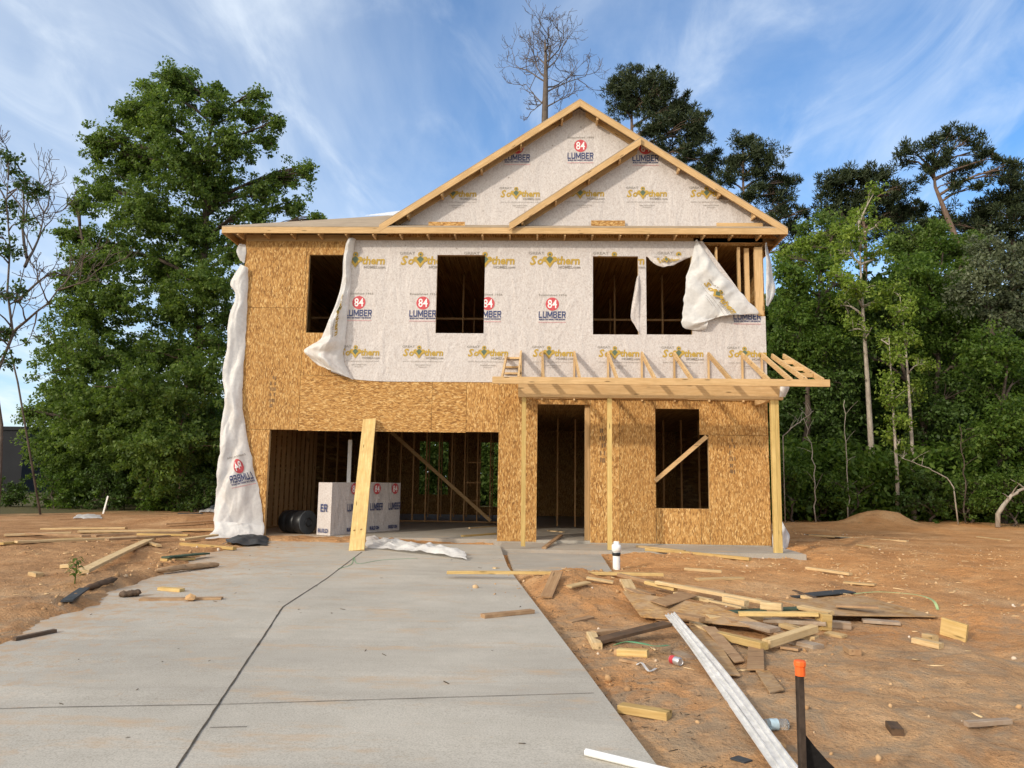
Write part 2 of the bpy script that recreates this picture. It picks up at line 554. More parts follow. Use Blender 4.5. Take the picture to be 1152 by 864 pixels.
def mat_concrete(name, base_c=(.545, .505, .435), dirt=1.0):
    t = NT(name); v = t.coord(off=False)
    a = t.noise(v, .55, 5, .6); b = t.noise(v, 3.2, 5, .65); f = t.noise(v, 95, 3, .7); ff = t.noise(v, 260, 2, .7)
    bc = base_c
    c = t.mix(t.ramp(a, [(.35, 0), (.68, 1)]), tuple(x * .86 for x in bc) + (1,), tuple(x * 1.06 for x in bc) + (1,))
    c = t.mix(.55, c, t.ramp(b, [(.3, (.80, .79, .77, 1)), (.65, (1, 1, 1, 1))]), 'MULTIPLY')
    c = t.mix(.85, c, t.ramp(f, [(.32, (.66, .65, .63, 1)), (.55, (1, 1, 1, 1)), (.75, (1.12, 1.11, 1.1, 1))]), 'MULTIPLY')
    c = t.mix(.5, c, t.ramp(ff, [(.3, (.7, .7, .7, 1)), (.6, (1, 1, 1, 1))]), 'MULTIPLY')
    # damp bands across the slab
    s1 = t.noise(t.coord((.22, 1.1, 1), (0, 0, rad(8)), off=False), 1.0, 4, .55, .6)
    c = t.mix(t.ramp(s1, [(.50, 0), (.60, .38), (.66, .12), (.75, 0)]), c, (.34, .31, .265, 1))
    # soil trodden on to it
    d1 = t.noise(t.coord((.8, 2.2, 1), off=False), 1.3, 6, .7)
    c = t.mix(t.ramp(d1, [(.54, 0), (.70, .7 * dirt)]), c, (.50, .34, .20, 1))
    g = t.n.new('ShaderNodeTexCoord'); sx = t.n.new('ShaderNodeSeparateXYZ'); t.l.new(g.outputs['Object'], sx.inputs[0])
    d2 = t.noise(v, 6, 6, .72)
    band = t.ramp(sx.outputs[0], [(0, 0), (1, 1)])
    mr = t.new('ShaderNodeMapRange', Value=sx.outputs[0]); mr.inputs[1].default_value = -2.2; mr.inputs[2].default_value = -6.5; mr.inputs[3].default_value = .27; mr.inputs[4].default_value = .66
    d3 = t.math('SUBTRACT', t.math('ADD', d2, mr.outputs[0]), .86)
    c = t.mix(t.ramp(d3, [(.06, 0), (.22, .65 * dirt)]), c, (.46, .30, .17, 1))
    # specks
    vo = t.new('ShaderNodeTexVoronoi', Vector=v, Scale=1.7)
    sp = t.ramp(vo.outputs['Distance'], [(.018, 1), (.03, 0)])
    c = t.mix(t.math('MULTIPLY', sp, .8), c, (.10, .075, .05, 1))
    br = t.noise(t.coord((1.2, 190, 1), (0, 0, rad(3)), off=False), 1, 2, .5)
    c = t.mix(.35, c, t.ramp(br, [(.35, (.84, .84, .83, 1)), (.6, (1.03, 1.03, 1.03, 1))]), 'MULTIPLY')
    t.bump(t.math('ADD', t.math('MULTIPLY', f, .6), t.math('ADD', ff, t.math('MULTIPLY', br, .8))), .4, .003)
    return t.done(c, .85, .2)


M['concrete'] = mat_concrete('broom_finished_concrete')
M['slab'] = mat_concrete('slab_concrete', (.46, .42, .36), 1.2)


def mat_soil():
    t = NT('orange_brown_soil'); v = t.coord(off=False)
    a = t.noise(v, .3, 4, .55, .6); b = t.noise(v, 1.1, 6, .62, .3); c1 = t.noise(v, 9, 6, .7); f = t.noise(v, 55, 4, .7)
    c = t.ramp(b, [(.28, (.31, .165, .08, 1)), (.44, (.48, .275, .135, 1)), (.58, (.56, .345, .18, 1)), (.76, (.65, .45, .275, 1))])
    c = t.mix(t.ramp(a, [(.44, 0), (.62, .75)]), c, (.56, .265, .10, 1))
    sx = t.n.new('ShaderNodeSeparateXYZ'); tc = t.n.new('ShaderNodeTexCoord'); t.l.new(tc.outputs['Object'], sx.inputs[0])
    # redder clay by the house and to the right, sandier towards the street
    mr = t.new('ShaderNodeMapRange', Value=t.math('ADD', sx.outputs[1], t.math('MULTIPLY', a, 5)))
    mr.inputs[1].default_value = -8.0; mr.inputs[2].default_value = -1.5; mr.inputs[3].default_value = 0; mr.inputs[4].default_value = .6
    c = t.mix(mr.outputs[0], c, t.ramp(b, [(.3, (.46, .21, .075, 1)), (.55, (.61, .31, .12, 1)), (.75, (.71, .43, .205, 1))]))
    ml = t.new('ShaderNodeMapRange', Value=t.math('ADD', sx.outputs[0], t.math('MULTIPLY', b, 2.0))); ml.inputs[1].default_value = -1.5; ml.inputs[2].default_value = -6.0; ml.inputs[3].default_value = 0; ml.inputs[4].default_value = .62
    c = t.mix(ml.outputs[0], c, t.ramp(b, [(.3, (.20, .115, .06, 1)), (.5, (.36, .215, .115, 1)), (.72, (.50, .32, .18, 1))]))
    pt = t.noise(v, 3.4, 6, .75, .5)
    c = t.mix(t.ramp(pt, [(.54, 0), (.66, .55)]), c, (.24, .14, .075, 1))
    c = t.mix(t.ramp(c1, [(.30, .6), (.44, 0)]), c, (.33, .19, .09, 1))
    c = t.mix(t.ramp(c1, [(.6, 0), (.75, .5)]), c, (.66, .50, .33, 1))
    c = t.mix(.75, c, t.ramp(f, [(.32, (.58, .55, .52, 1)), (.48, (1.04, 1.04, 1.04, 1)), (.7, (1.25, 1.25, 1.25, 1))]), 'MULTIPLY')
    d = t.noise(t.coord((1, 1, 1), off=False), 2.6, 5, .7, .8)
    near = t.new('ShaderNodeMapRange', Value=sx.outputs[1]); near.inputs[1].default_value = -5.5; near.inputs[2].default_value = -9.5; near.inputs[3].default_value = 0; near.inputs[4].default_value = .8
    c = t.mix(t.math('MULTIPLY', t.ramp(d, [(.45, 0), (.62, 1)]), near.outputs[0]), c, (.36, .27, .18, 1))
    # grass and weeds beyond the lot
    gn = t.noise(v, .5, 4, .6)
    r = t.n.new('ShaderNodeVectorMath'); r.operation = 'LENGTH'
    ad = t.n.new('ShaderNodeVectorMath'); ad.operation = 'ADD'; ad.inputs[1].default_value = (-1.5, 0, 0); t.l.new(tc.outputs['Object'], ad.inputs[0]); t.l.new(ad.outputs[0], r.inputs[0])
    gf = t.ramp(t.math('ADD', t.math('DIVIDE', r.outputs['Value'], 60.0), t.math('MULTIPLY', gn, .18)), [(.375, 0), (.44, 1)])
    c = t.mix(gf, c, t.ramp(f, [(.3, (.07, .065, .03, 1)), (.7, (.17, .15, .075, 1))]))
    h = t.math('ADD', t.math('MULTIPLY', c1, 1.2), t.math('MULTIPLY', f, .35))
    t.bump(h, .85, .07)
    return t.done(c, .95, .1)


M['soil'] = mat_soil()


def mat_leaf(name, cols, trans=.48, gloss=.25):
    t = NT(name)
    gi = t.n.new('ShaderNodeNewGeometry')
    stops = [(i / (len(cols) - 1), c + (1,)) for i, c in enumerate(cols)]
    c = t.ramp(gi.outputs['Random Per Island'], stops)
    n = t.noise(t.coord(off=False), .6, 2, .5)
    c = t.mix(.5, c, t.ramp(n, [(.35, (.62, .66, .6, 1)), (.65, (1.15, 1.15, 1.0, 1))]), 'MULTIPLY')
    t.done(c, .5, gloss)
    tr = t.n.new('ShaderNodeBsdfTranslucent')
    t.l.new(t.mix(1.0, c, (1.15, 1.2, .55, 1), 'MULTIPLY'), tr.inputs[0])
    mx = t.n.new('ShaderNodeMixShader'); mx.inputs[0].default_value = trans
    t.l.new(t.b.outputs[0], mx.inputs[1]); t.l.new(tr.outputs[0], mx.inputs[2]); t.l.new(mx.outputs[0], t.out.inputs[0])
    return t.mat


M['leaf_gum'] = mat_leaf('leaf_sweetgum', [(.07, .12, .026), (.125, .195, .044), (.20, .265, .07)])
M['leaf_oak'] = mat_leaf('leaf_oak', [(.055, .105, .018), (.095, .165, .028), (.16, .23, .045)])
M['leaf_lime'] = mat_leaf('leaf_light_green', [(.12, .19, .025), (.19, .275, .04), (.27, .33, .065)], .4)
M['leaf_grey'] = mat_leaf('leaf_grey_green', [(.075, .095, .055), (.12, .14, .08), (.17, .19, .12)], .3)
M['leaf_dark'] = mat_leaf('leaf_dark', [(.035, .066, .014), (.058, .105, .02), (.095, .15, .032)], .25)
M['needle'] = mat_leaf('pine_needles', [(.026, .040, .020), (.045, .062, .028), (.075, .09, .042)], .15, .2)


def mat_bark(name, a, b):
    t = NT(name); v = t.coord((1, 1, .25))
    n = t.noise(v, 14, 5, .65)
    c = t.ramp(n, [(.3, a), (.7, b)])
    t.bump(n, .7, .02)
    return t.done(c, .9, .15)


M['bark'] = mat_bark('bark_brown', (.045, .034, .026, 1), (.13, .10, .078, 1))
M['bark_pine'] = mat_bark('bark_pine', (.085, .055, .04, 1), (.22, .15, .11, 1))
M['bark_pale'] = mat_bark('bark_pale', (.24, .20, .16, 1), (.46, .40, .33, 1))
M['bark_dead'] = mat_bark('bark_dead', (.07, .055, .045, 1), (.17, .135, .11, 1))
M['stencil'] = mat_plain('stencil_ink', (.20, .12, .06, 1), .8, .2, .4, 20)
M['pvc'] = mat_plain('white_pvc', (.80, .80, .78, 1), .35, .45, .04)
M['vinyl'] = mat_plain('vinyl_trim', (.63, .63, .62, 1), .35, .45, .2, 9)
M['black'] = mat_plain('black_plastic', (.012, .012, .013, 1), .4, .4, .3)
M['fabric'] = mat_plain('black_silt_fabric', (.016, .015, .015, 1), .85, .1, .3, 60)
M['stake'] = mat_plain('dark_stained_stake', (.05, .035, .026, 1), .8, .2, .4, 30)
M['orange'] = mat_plain('orange_cap', (.80, .125, .02, 1), .5, .35, .12, 20)
M['joint'] = mat_plain('dark_joint_filler', (.085, .072, .058, 1), .9, .1, .4, 20)
M['strap'] = mat_plain('green_strapping', (.12, .34, .17, 1), .5, .3, .2)
M['strap_pale'] = mat_plain('pale_green_strapping', (.36, .47, .22, 1), .6, .3, .2)
M['metal'] = mat_plain('aluminium', (.62, .62, .63, 1), .35, .5, .1, 8, .8)
M['red'] = mat_plain('red_paint', (.45, .04, .05, 1), .45, .4, .2, 30)
def mat_clod():
    t = NT('clods'); gi = t.n.new('ShaderNodeNewGeometry')
    c = t.ramp(gi.outputs['Random Per Island'], [(0, (.34, .20, .10, 1)), (.6, (.50, .31, .155, 1)), (.93, (.56, .38, .21, 1)), (1, (.68, .60, .50, 1))])
    t.bump(t.noise(t.coord(off=False), 60, 4, .6), .5, .01)
    return t.done(c, .95, .1)


M['rock'] = mat_clod()
M['chip'] = mat_plain('wood_chips', (.68, .50, .28, 1), .9, .1, .4, 3)
M['twig'] = mat_plain('twigs', (.10, .075, .05, 1), .9, .1, .4, 3)
M['deck'] = mat_plain('roof_felt', (.36, .285, .205, 1), .9, .1, .15, 2)
M['far_wall'] = mat_plain('dark_far_wall', (.016, .017, .02, 1), .8, .2, .15, 1)
M['far_pale'] = mat_plain('pale_far_wall', (.42, .43, .45, 1), .8, .2, .1, 1)
M['label_blue'] = mat_plain('bottle_label', (.40, .52, .58, 1), .5, .3, .2, 30)
M['white_paint'] = mat_plain('white_painted', (.78, .77, .74, 1), .5, .3, .06)


def mat_glassy(name, col=(.9, .95, .97, 1)):
    t = NT(name)
    t.done(col, .08, .5, IOR=1.33, Transmission__Weight=.9)
    return t.mat


M['clear'] = mat_glassy('clear_plastic')

# ================================================================== THE HOUSE
house = empty('unfinished_house', (0, 0, 0), 'two storey house under construction, bare OSB below and white printed house wrap above', 'house')
XL, XR = -6.70, 4.98
DEPTH = 11.0
ZTOP = 6.60
GX0, GX1, GZ = -5.915, -.855, 2.30           # garage opening
DX0, DX1, DZ = wx(605), wx(664), wz(455, 0, 635)
LX0, LX1, LXN = wx(737), wx(796), wx(786)
LZ0, LZN, LZ1 = wz(572, 0, 765), wz(489, 0, 765), wz(460, 0, 765)
SEAM_L = wx(340.5, 0, 380)


def px_rect(x0, x1, y0, y1):
    a = W((x0), (y0 + y1) / 2); b = W(x1, (y0 + y1) / 2); xm = (x0 + x1) / 2
    return (a.x, b.x, W(xm, y1).z, W(xm, y0).z)


W1 = px_rect(346, 398, 286.5, 374.5)
W2 = px_rect(491, 545, 287, 375)
W3 = px_rect(667, 718, 288.5, 376.5)
W4 = px_rect(727, 778, 289, 376.5)
BAY = (wx(786, 0, 310), XR + .1, wz(354, 0, 830), wz(272, 0, 830))
BAND = 3.52         # where the upper storey sheathing starts

# ---- front sheathing: each OSB sheet is a part
g = .007


def sheet(x0, x1, z0, z1, mat, holes=(), name='osb_sheet'):
    xs, zs, so = rects_solid(x0 + g / 2, x1 - g / 2, z0 + g / 2, z1 - g / 2, holes)
    j = random.uniform(0, .003)
    return plate(xs, zs, so, -j, .012, name, M[mat], house)


sheet(XL, SEAM_L, 5.05, ZTOP, 'osb_v', [W1])
sheet(XL, SEAM_L, GZ, 5.05, 'osb_v', [W1])
sheet(XL, GX0, -.04, GZ, 'osb_v')
sheet(SEAM_L, wx(486, 0, 450), GZ - .02, BAND, 'osb_h')
sheet(wx(486, 0, 450), GX1 - .72, GZ - .02, BAND, 'osb_h')
sheet(GX1 - .72, GX1, GZ, BAND, 'osb_v')
sheet(GX1, DX0, -.04, BAND, 'osb_v')
sheet(DX0, DX1, DZ, BAND, 'osb_v')
sheet(DX1, 1.78, -.04, BAND, 'osb_v')
sheet(1.78, LX0, -.04, BAND, 'osb_v')
sheet(LX0, LX0 + .95, -.04, LZ0, 'osb_v')
sheet(LX0 + .95, LX1, -.04, LZ0, 'osb_v')
sheet(LX1, XR, -.04, LZN, 'osb_v')
sheet(LXN, XR, LZN, BAND, 'osb_v')
sheet(LX0, LXN, LZ1, BAND, 'osb_v')
for a, b in ((SEAM_L, -2.8), (-2.8, -.4), (-.4, 2.0), (2.0, XR)):
    sheet(a, b, BAND, ZTOP, 'osb_v', [W1, W2, W3, W4, BAY])
# stencilled marks on the sheets
for (sx, sy, h, n) in ((306, 440, .75, 6), (677, 500, .8, 5), (823, 512, .8, 6)):
    p = W(sx, sy); m = MB()
    for k in range(n):
        for q in range(3):
            z = p.z - h / 2 + h * k / n + random.uniform(0, .02); x = p.x + (q - 1) * .045 + random.uniform(-.008, .008)
            if random.random() < .75: m.add([(x, -.0055, z), (x + .03, -.0055, z), (x + .03, -.0055, z + h / n * .6), (x, -.0055, z + h / n * .6)], [(0, 1, 2, 3)])
    m.build('stencil_marking', M['stencil'], house)

# ---- rough frames round the openings (parts)


def rough_frame(x0, x1, z0, z1, bottom=True, name='rough_frame', d=.09, t=.04, mat='lum_z'):
    m = MB()
    e = .014
    m.box(x0 - t, x0 - .002, e, e + d, z0, z1); m.box(x1 + .002, x1 + t, e, e + d, z0, z1)
    m.box(x0 - t, x1 + t, e, e + d, z1 + .002, z1 + t)
    if bottom: m.box(x0 - t, x1 + t, e, e + d, z0 - t, z0 - .002)
    return m.build(name, M[mat], house)


for w in (W1, W2, W3, W4): rough_frame(*w, name='window_frame')
rough_frame(LX0, LX1, LZ0, LZ1, name='window_frame')
rough_frame(DX0, DX1, 0, DZ, False, 'door_frame')
rough_frame(GX0, GX1, 0, GZ, False, 'garage_door_frame')
o = MB().bar(W(737, 541, -.03), W(795, 491, -.03), .09, .035, (0, -1, 0)).build('window_brace', M['lum'], house)
# jack studs that show beside the door, lit from the left
o = MB().box(DX1 - .11, DX1 - .05, .12, .22, 0, DZ).build('jack_stud', M['lum_z'], house)
MB().box(DX1 - .05, DX1 - .004, .105, .5, 0, DZ).build('jack_stud', M['lum_z'], house)

# ---- other walls
xs, zs, so = rects_solid(0, DEPTH, -.04, ZTOP)
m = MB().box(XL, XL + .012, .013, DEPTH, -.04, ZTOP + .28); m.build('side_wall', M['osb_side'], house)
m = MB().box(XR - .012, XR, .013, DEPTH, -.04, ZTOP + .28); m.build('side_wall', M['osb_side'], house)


def back_hole(x0, x1, y0, y1):
    a = W(x0, y1, DEPTH); b_ = W(x1, y0, DEPTH); return (a.x, b_.x, a.z, b_.z)


BH = [back_hole(471, 505, 497, 556), back_hole(540, 562, 498, 570), back_hole(386, 389, 497, 530), (2.6, 3.6, .9, 2.2), (-5.5, -4.6, 4.2, 5.6), (-1.6, -.7, 4.2, 5.6), (2.5, 3.4, 4.2, 5.6)]
xs, zs, so = rects_solid(XL + .013, XR - .013, -.04, ZTOP + .3, BH)
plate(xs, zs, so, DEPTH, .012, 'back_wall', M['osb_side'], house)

# ---- studs: one mesh per height, copied
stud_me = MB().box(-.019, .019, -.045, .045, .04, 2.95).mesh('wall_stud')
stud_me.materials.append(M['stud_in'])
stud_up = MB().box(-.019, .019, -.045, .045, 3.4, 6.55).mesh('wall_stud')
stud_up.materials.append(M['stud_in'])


def stud(x, y, rz=0.0, up=False):
    o = link('wall_stud', stud_up if up else stud_me, None, house)
    o.location = (x, y, 0); o.rotation_euler = (0, 0, rz); return o


XG = -.10          # partition between garage and hall
for k in range(15): stud(XL + .062, .35 + k * .4, pi / 2)
for k in range(17):
    x = XL + .3 + k * .385
    stud(x, 6.15)
for k in range(12): stud(XG, .45 + k * .48, pi / 2)
for k in range(9): stud(.55 + k * .48, 4.3)
for k in range(9): stud(-.2 - k * .42, 8.4)
for k in range(8): stud(-6.1 + k * 1.35 + random.uniform(-.2, .2), 2.6, 0, True)
for k in range(7): stud(-4.4 + k * 1.3 + random.uniform(-.2, .2), 5.2, 0, True)
MB().box(XL + .11, XG, 6.1, 6.2, .002, .04).build('sole_plate', M['stud_in'], house)
MB().box(XL + .11, XG, 6.1, 6.2, 2.95, 3.03).build('top_plate', M['stud_in'], house)
MB().box(XL + .017, XL + .107, .1, 6.1, .002, .04).build('sole_plate', M['stud_in'], house)
MB().bar((W(440, 486, 6.03)), (W(552, 586, 6.03)), .1, .04, (0, -1, 0)).build('diagonal_brace', M['lum'], house)
for z in (1.15, 1.75, .62): MB().box(W(524, 540, 6.1).x, W(541, 540, 6.1).x, 6.11, 6.19, z, z + .04).build('blocking', M['stud_in'], house)
for z in (4.75, 5.35):
    MB().box(-5.9, 4.6, 2.56, 2.64, z, z + .05).build('blocking', M['stud_in'], house)
MB().box(XL + .013, XR - .013, .12, DEPTH, ZTOP - .03, ZTOP).build('light_block_ceiling', M['osb_side'], house)  # added plate that blocks light under the roof, darkening the upper rooms
MB().bar((2.55, 1.6, .05), (2.55, 3.9, 2.6), .24, .04, (0, 0, 1)).build('stair_stringer', M['lum_y'], house)

# studs in the open bay at the upper right corner
for (px, w, y) in ((789.5, .06, .02), (806.7, .042, .02), (832, .055, .02), (842, .10, .10), (854, .17, .016)):
    x = wx(px, 0, 310)
    MB().box(x - w / 2, x + w / 2, y, y + .09, BAY[2] - .6, ZTOP - .1).build('corner_stud', M['lum_z'], house)
MB().box(BAY[0] - .1, XR, .012, .11, BAY[3] - .02, BAY[3] + .1).build('top_plate', M['lum'], house)
# floors
MB().box(XL + .013, XR - .013, .013, DEPTH, 3.06, 3.36).build('floor_deck', M['osb_side'], house)
m = MB().box(XL + .004, XR - .004, .006, DEPTH, -.35, 0)
m.build('floor_slab', M['slab'], house)
m = MB().box(PORCH[0], PORCH[1], PORCH[2], .004, -.35, PORCH[3])
o = m.build('porch_slab', M['slab'], house); bevel(o, .012, 2)

# ---- eaves and roofs
EY = -.35
EZ1, EZ0 = 6.80, 6.662
EX0, EX1 = -7.11, 5.41
m = MB().box(EX0, EX1, EY - .04, EY, EZ0, EZ1); bevel(m.build('eave_fascia', M['lum'], house), .004)
m = MB().box(EX0, EX0 + .04, EY + .001, DEPTH + .35, EZ0, EZ1 - .003); m.build('eave_fascia', M['lum_y'], house)
m = MB().box(EX1 - .04, EX1, EY + .001, DEPTH + .35, EZ0, EZ1 - .003); m.build('eave_fascia', M['lum_y'], house)
tail_me = MB().box(-.019, .019, EY + .002, -.005, EZ0 - .03, EZ1 - .02).mesh('rafter_tail'); tail_me.materials.append(M['lum_y'])
x = EX0 + .35
while x < EX1 - .2:
    o = link('rafter_tail', tail_me, None, house); o.location = (x, 0, 0); x += .61
tl2 = MB().box(-.35, 0, -.019, .019, EZ0 + .02, EZ1 - .02).mesh('rafter_tail'); tl2.materials.append(M['lum'])
for k in range(10):
    o = link('rafter_tail', tl2, None, house); o.location = (XL, .5 + k * 1.1, 0)
    o = link('rafter_tail', tl2, None, house); o.location = (EX1 - .04, .5 + k * 1.1, 0)
# frieze at the wall head
MB().box(XL, XR, .012, .10, ZTOP, ZTOP + .16).build('wall_plate', M['lum'], house)
y0, y1 = EY - .04, DEPTH + .35
PIT = .44
s = (y1 - y0) / 2; zr = EZ1 + s * PIT
rv = [(EX0, y0, EZ1), (EX1, y0, EZ1), (EX1, y1, EZ1), (EX0, y1, EZ1), (EX0 + s, y0 + s, zr), (EX1 - s, y0 + s, zr)]
rv2 = [(v[0], v[1], v[2] + .022) for v in rv]
m = MB().add([(v[0], v[1], v[2] + .002) for v in rv] + rv2, [(1, 0, 4, 5), (2, 1, 5), (3, 2, 5, 4), (0, 3, 4), (6, 7, 11, 10), (7, 8, 11), (8, 9, 10, 11), (9, 6, 10), (0, 1, 7, 6), (1, 2, 8, 7), (2, 3, 9, 8), (3, 0, 6, 9)])
m.build('main_roof', M['deck'], house)
# cross gable
GPX, GPZ, SL = .88, 9.785, .66
RY = -.39
gl = GPX - (GPZ - (EZ1 + .05)) / SL; gr = GPX + (GPZ - (EZ1 + .02)) / SL


def gable_z(x): return GPZ - SL * abs(x - GPX)


m = MB()
for sx, xe in ((-1, gl), (1, gr + .03)):
    ze = GPZ - SL * abs(xe - GPX)
    m.add([(GPX, RY, GPZ + .004), (xe, RY, ze + .004), (xe, 8, ze + .004), (GPX, 8, GPZ + .004), (GPX, RY, GPZ + .024), (xe, RY, ze + .024), (xe, 8, ze + .024), (GPX, 8, GPZ + .024)],
          [(0, 1, 2, 3), (4, 7, 6, 5), (0, 4, 5, 1), (1, 5, 6, 2), (2, 6, 7, 3)])
m.build('gable_roof', M['deck'], house)


def rake(p, q, h, y, t=.04, name='rake_board', ext=0, mat='lum'):
    """board under the line p-q (x, z), h deep measured upright"""
    (x0, z0), (x1, z1) = p, q
    m = MB().add([(x0, y, z0), (x1, y, z1), (x1, y, z1 - h), (x0, y, z0 - h), (x0, y + t, z0), (x1, y + t, z1), (x1, y + t, z1 - h), (x0, y + t, z0 - h)],
                 [(0, 3, 2, 1), (4, 5, 6, 7), (0, 1, 5, 4), (1, 2, 6, 5), (2, 3, 7, 6), (3, 0, 4, 7)])
    me = m.mesh(name)
    ang = atan2(z1 - z0, x1 - x0); c = Vector((x0, y, z0))
    R = Matrix.Rotation(-ang, 4, 'Y')
    me.transform(R.inverted() @ Matrix.Translation(-c))
    o = link(name, me, M[mat], house); o.matrix_local = Matrix.Translation(c) @ R
    return o


rake((GPX + .001, GPZ), (gl, EZ1 + .05), .155, RY - .005)
rake((GPX - .001, GPZ), (gr, EZ1 + .02), .155, RY - .002)
# second rafter of the ladder, against the wall, and blocks between
for sx, xe in ((-1, gl + .3), (1, gr - .3)):
    rake((GPX + sx * .15, gable_z(GPX + sx * .15) - .01), (xe, gable_z(xe) - .01), .12, -.055, .04, 'rake_rafter')
for k, u in enumerate((.09, .3, .5, .7, .87)):
    for sx in (-1, 1):
        x = GPX + sx * u * 4.4; z = gable_z(x)
        MB().box(x - .02, x + .02, RY + .04, -.06, z - .20, z - .05).build('lookout_block', M['lum_y'], house)
# inner gable
IP = W(718, 157, -.5); IL = W(573, 251, -.5)
ISL = (IP.z - IL.z) / (IP.x - IL.x)
rake((IP.x + .06, IP.z + .06 * ISL), (IL.x, IL.z), .155, -.50, .04, 'rake_board')
rake((IP.x + .02, IP.z - .05), (IL.x + .3, IL.z + .3 * ISL - .05), .12, -.175, .04, 'rake_rafter')
m = MB()
m.add([(IP.x + .06, -.5, IP.z + .06 * ISL + .004), (IL.x, -.5, IL.z + .004), (IL.x, -.02, IL.z + .004), (IP.x + .06, -.02, IP.z + .06 * ISL + .004),
       (IP.x + .06, -.5, IP.z + .06 * ISL + .022), (IL.x, -.5, IL.z + .022), (IL.x, -.02, IL.z + .022), (IP.x + .06, -.02, IP.z + .06 * ISL + .022)], [(0, 1, 2, 3), (4, 7, 6, 5), (0, 4, 5, 1)])
m.build('inner_gable_roof', M['deck'], house)
for u in (.1, .36, .62, .86):
    x = IL.x + u * (IP.x - IL.x); z = IL.z + (x - IL.x) * ISL
    MB().box(x - .02, x + .02, -.455, -.18, z - .19, z - .05).build('lookout_block', M['lum_y'], house)
# bits of sheathing along the foot of the gable
for a, b_, h, mt in ((482, 523, .07, 'osb_h'), (665, 703, .10, 'osb_h'), (806, 858, .045, 'lum')):
    p = W(a, 253, -.2); q = W(b_, 253, -.2)
    MB().box(p.x, q.x, -.21, -.195, EZ1 - .02, p.z + h).build('starter_strip', M[mt], house)
m = MB().box(gl, gr, -.36, -.03, EZ1 + .03, EZ1 + .045).build('pent_shelf', M['deck'], house)
# a strip of underlay lying on the main roof
zq = lambda y: EZ1 + .03 + (y - y0) * PIT
MB().add([(-4.6, 2.6, zq(2.6)), (-2.2, 2.6, zq(2.6)), (-2.0, 4.4, zq(4.4)), (-4.0, 4.4, zq(4.4)), (-4.6, 2.6, zq(2.6) + .006), (-2.2, 2.6, zq(2.6) + .006), (-2.0, 4.4, zq(4.4) + .006), (-4.0, 4.4, zq(4.4) + .006)], [(3, 2, 1, 0), (4, 5, 6, 7), (0, 1, 5, 4), (1, 2, 6, 5), (2, 3, 7, 6), (3, 0, 4, 7)]).build('roof_underlay', M['pvc'], house)

# ---- porch roof framing
PY = -1.38
bz0 = W(730, 448.5, PY).z; bz1 = W(730, 432.5, PY).z
bx0 = W(583, 440, PY).x; bx1 = W(880, 440, PY).x
bevel(MB().box(bx0, bx1, PY - .06, PY + .06, bz0, bz1).build('porch_beam', M['lum'], house), .004)
MB().box(bx0, bx0 + .05, PY + .065, -.02, bz0 + .02, bz1).build('porch_side_beam', M['lum_y'], house)
MB().box(bx1 - .16, bx1 - .07, PY + .065, -.02, bz0 + .02, bz1).build('porch_side_beam', M['lum_y'], house)
# ledger and soffit nailer on the wall
MB().box(wx(600), XR, -.045, -.02, bz1 - .16, bz1 - .02).build('porch_ledger', M['lum'], house)
FY = -1.93
fz1 = W(740, 425.5, FY).z; fz0 = W(740, 433.5, FY).z
fx0 = W(554, 428, FY).x; fx1 = W(933, 430, FY).x
bevel(MB().box(fx0, fx1, FY - .04, FY, fz0, fz1).build('porch_fascia', M['lum'], house), .004)
MB().box(bx0, bx1, PY - .045, PY + .045, bz1 + .003, bz1 + .04).build('porch_plate', M['lum'], house)
ztop = W(722, 398, -.05).z


def porch_rafter(x, top=None, vertical=True, lean=0.0):
    zt = top or ztop
    p = Vector((x, -.05, zt)); q = Vector((x + lean, FY, fz1 - .03))
    MB().bar(p, q, .04, .10, (0, 0, 1)).build('porch_rafter', M['lum_y'], house)
    if vertical:
        MB().box(x - .02, x + .02, -.075, -.03, bz1 - .2, zt + .02).build('porch_cripple', M['lum_z'], house)


for px in (610, 646, 684, 722, 758.5, 797, 835):
    porch_rafter(wx(px, -.05, 410), lean=random.uniform(-.01, .02))
for px in (586, 857): porch_rafter(wx(px, -.05, 410))
# left ladder
for z in (ztop - .12, ztop - .32, ztop - .46):
    MB().bar((wx(567, -.05), -.05, z), (wx(586, -.05), -.05, z), .05, .04).build('porch_block', M['lum'], house)
MB().bar((wx(569, -.05), -.05, ztop - .1), (wx(569, -.05), FY, fz1 - .05), .04, .09).build('porch_rafter', M['lum_y'], house)
# right overhang
for px, ex in ((869, .05), (882, .12)):
    x = wx(px, -.05, 410)
    MB().bar((x, -.03, ztop - .02), (x + ex, FY, fz1 - .02), .04, .10).build('porch_rafter', M['lum_y'], house)
xa = wx(869, -.05, 410); xb = wx(882, -.05, 410)
for k in (.28, .55, .8):
    yy = -.05 + (FY + .05) * k; zz = ztop - .02 + (fz1 - ztop) * k
    MB().bar((xa + .02, yy, zz), (xb + .06, yy, zz), .04, .085).build('porch_block', M['lum'], house)
MB().bar((bx0 + .1, PY + .4, bz0 + .06), (W(775, 462, PY).x, PY + .12, bz0 + .005), .09, .035).build('porch_brace', M['lum'], house)
# posts
for (pxt, pxb, pyb, w) in ((589.5, 588.5, 614.5, .085), (685.5, 686, 618.5, .088)):
    a = W(pxt, 449, PY); b_ = W(pxb, pyb, PY)
    m = MB().bar((b_.x, PY, max(b_.z, PORCH[3])), (a.x, PY, bz0), w, w, (0, 1, 0)); m.build('porch_post', M['post'], house)
a = W(870.5, 449, PY); b_ = W(875.5, 624, PY)
for dx in (-.040, .040):
    MB().bar((b_.x + dx, PY - .01 * dx, PORCH[3]), (a.x + dx, PY, bz0 + .02), .076, .09, (0, 1, 0)).build('porch_post', M['post'], house)

# ================================================================== PRINTED WRAP
_txt = {}


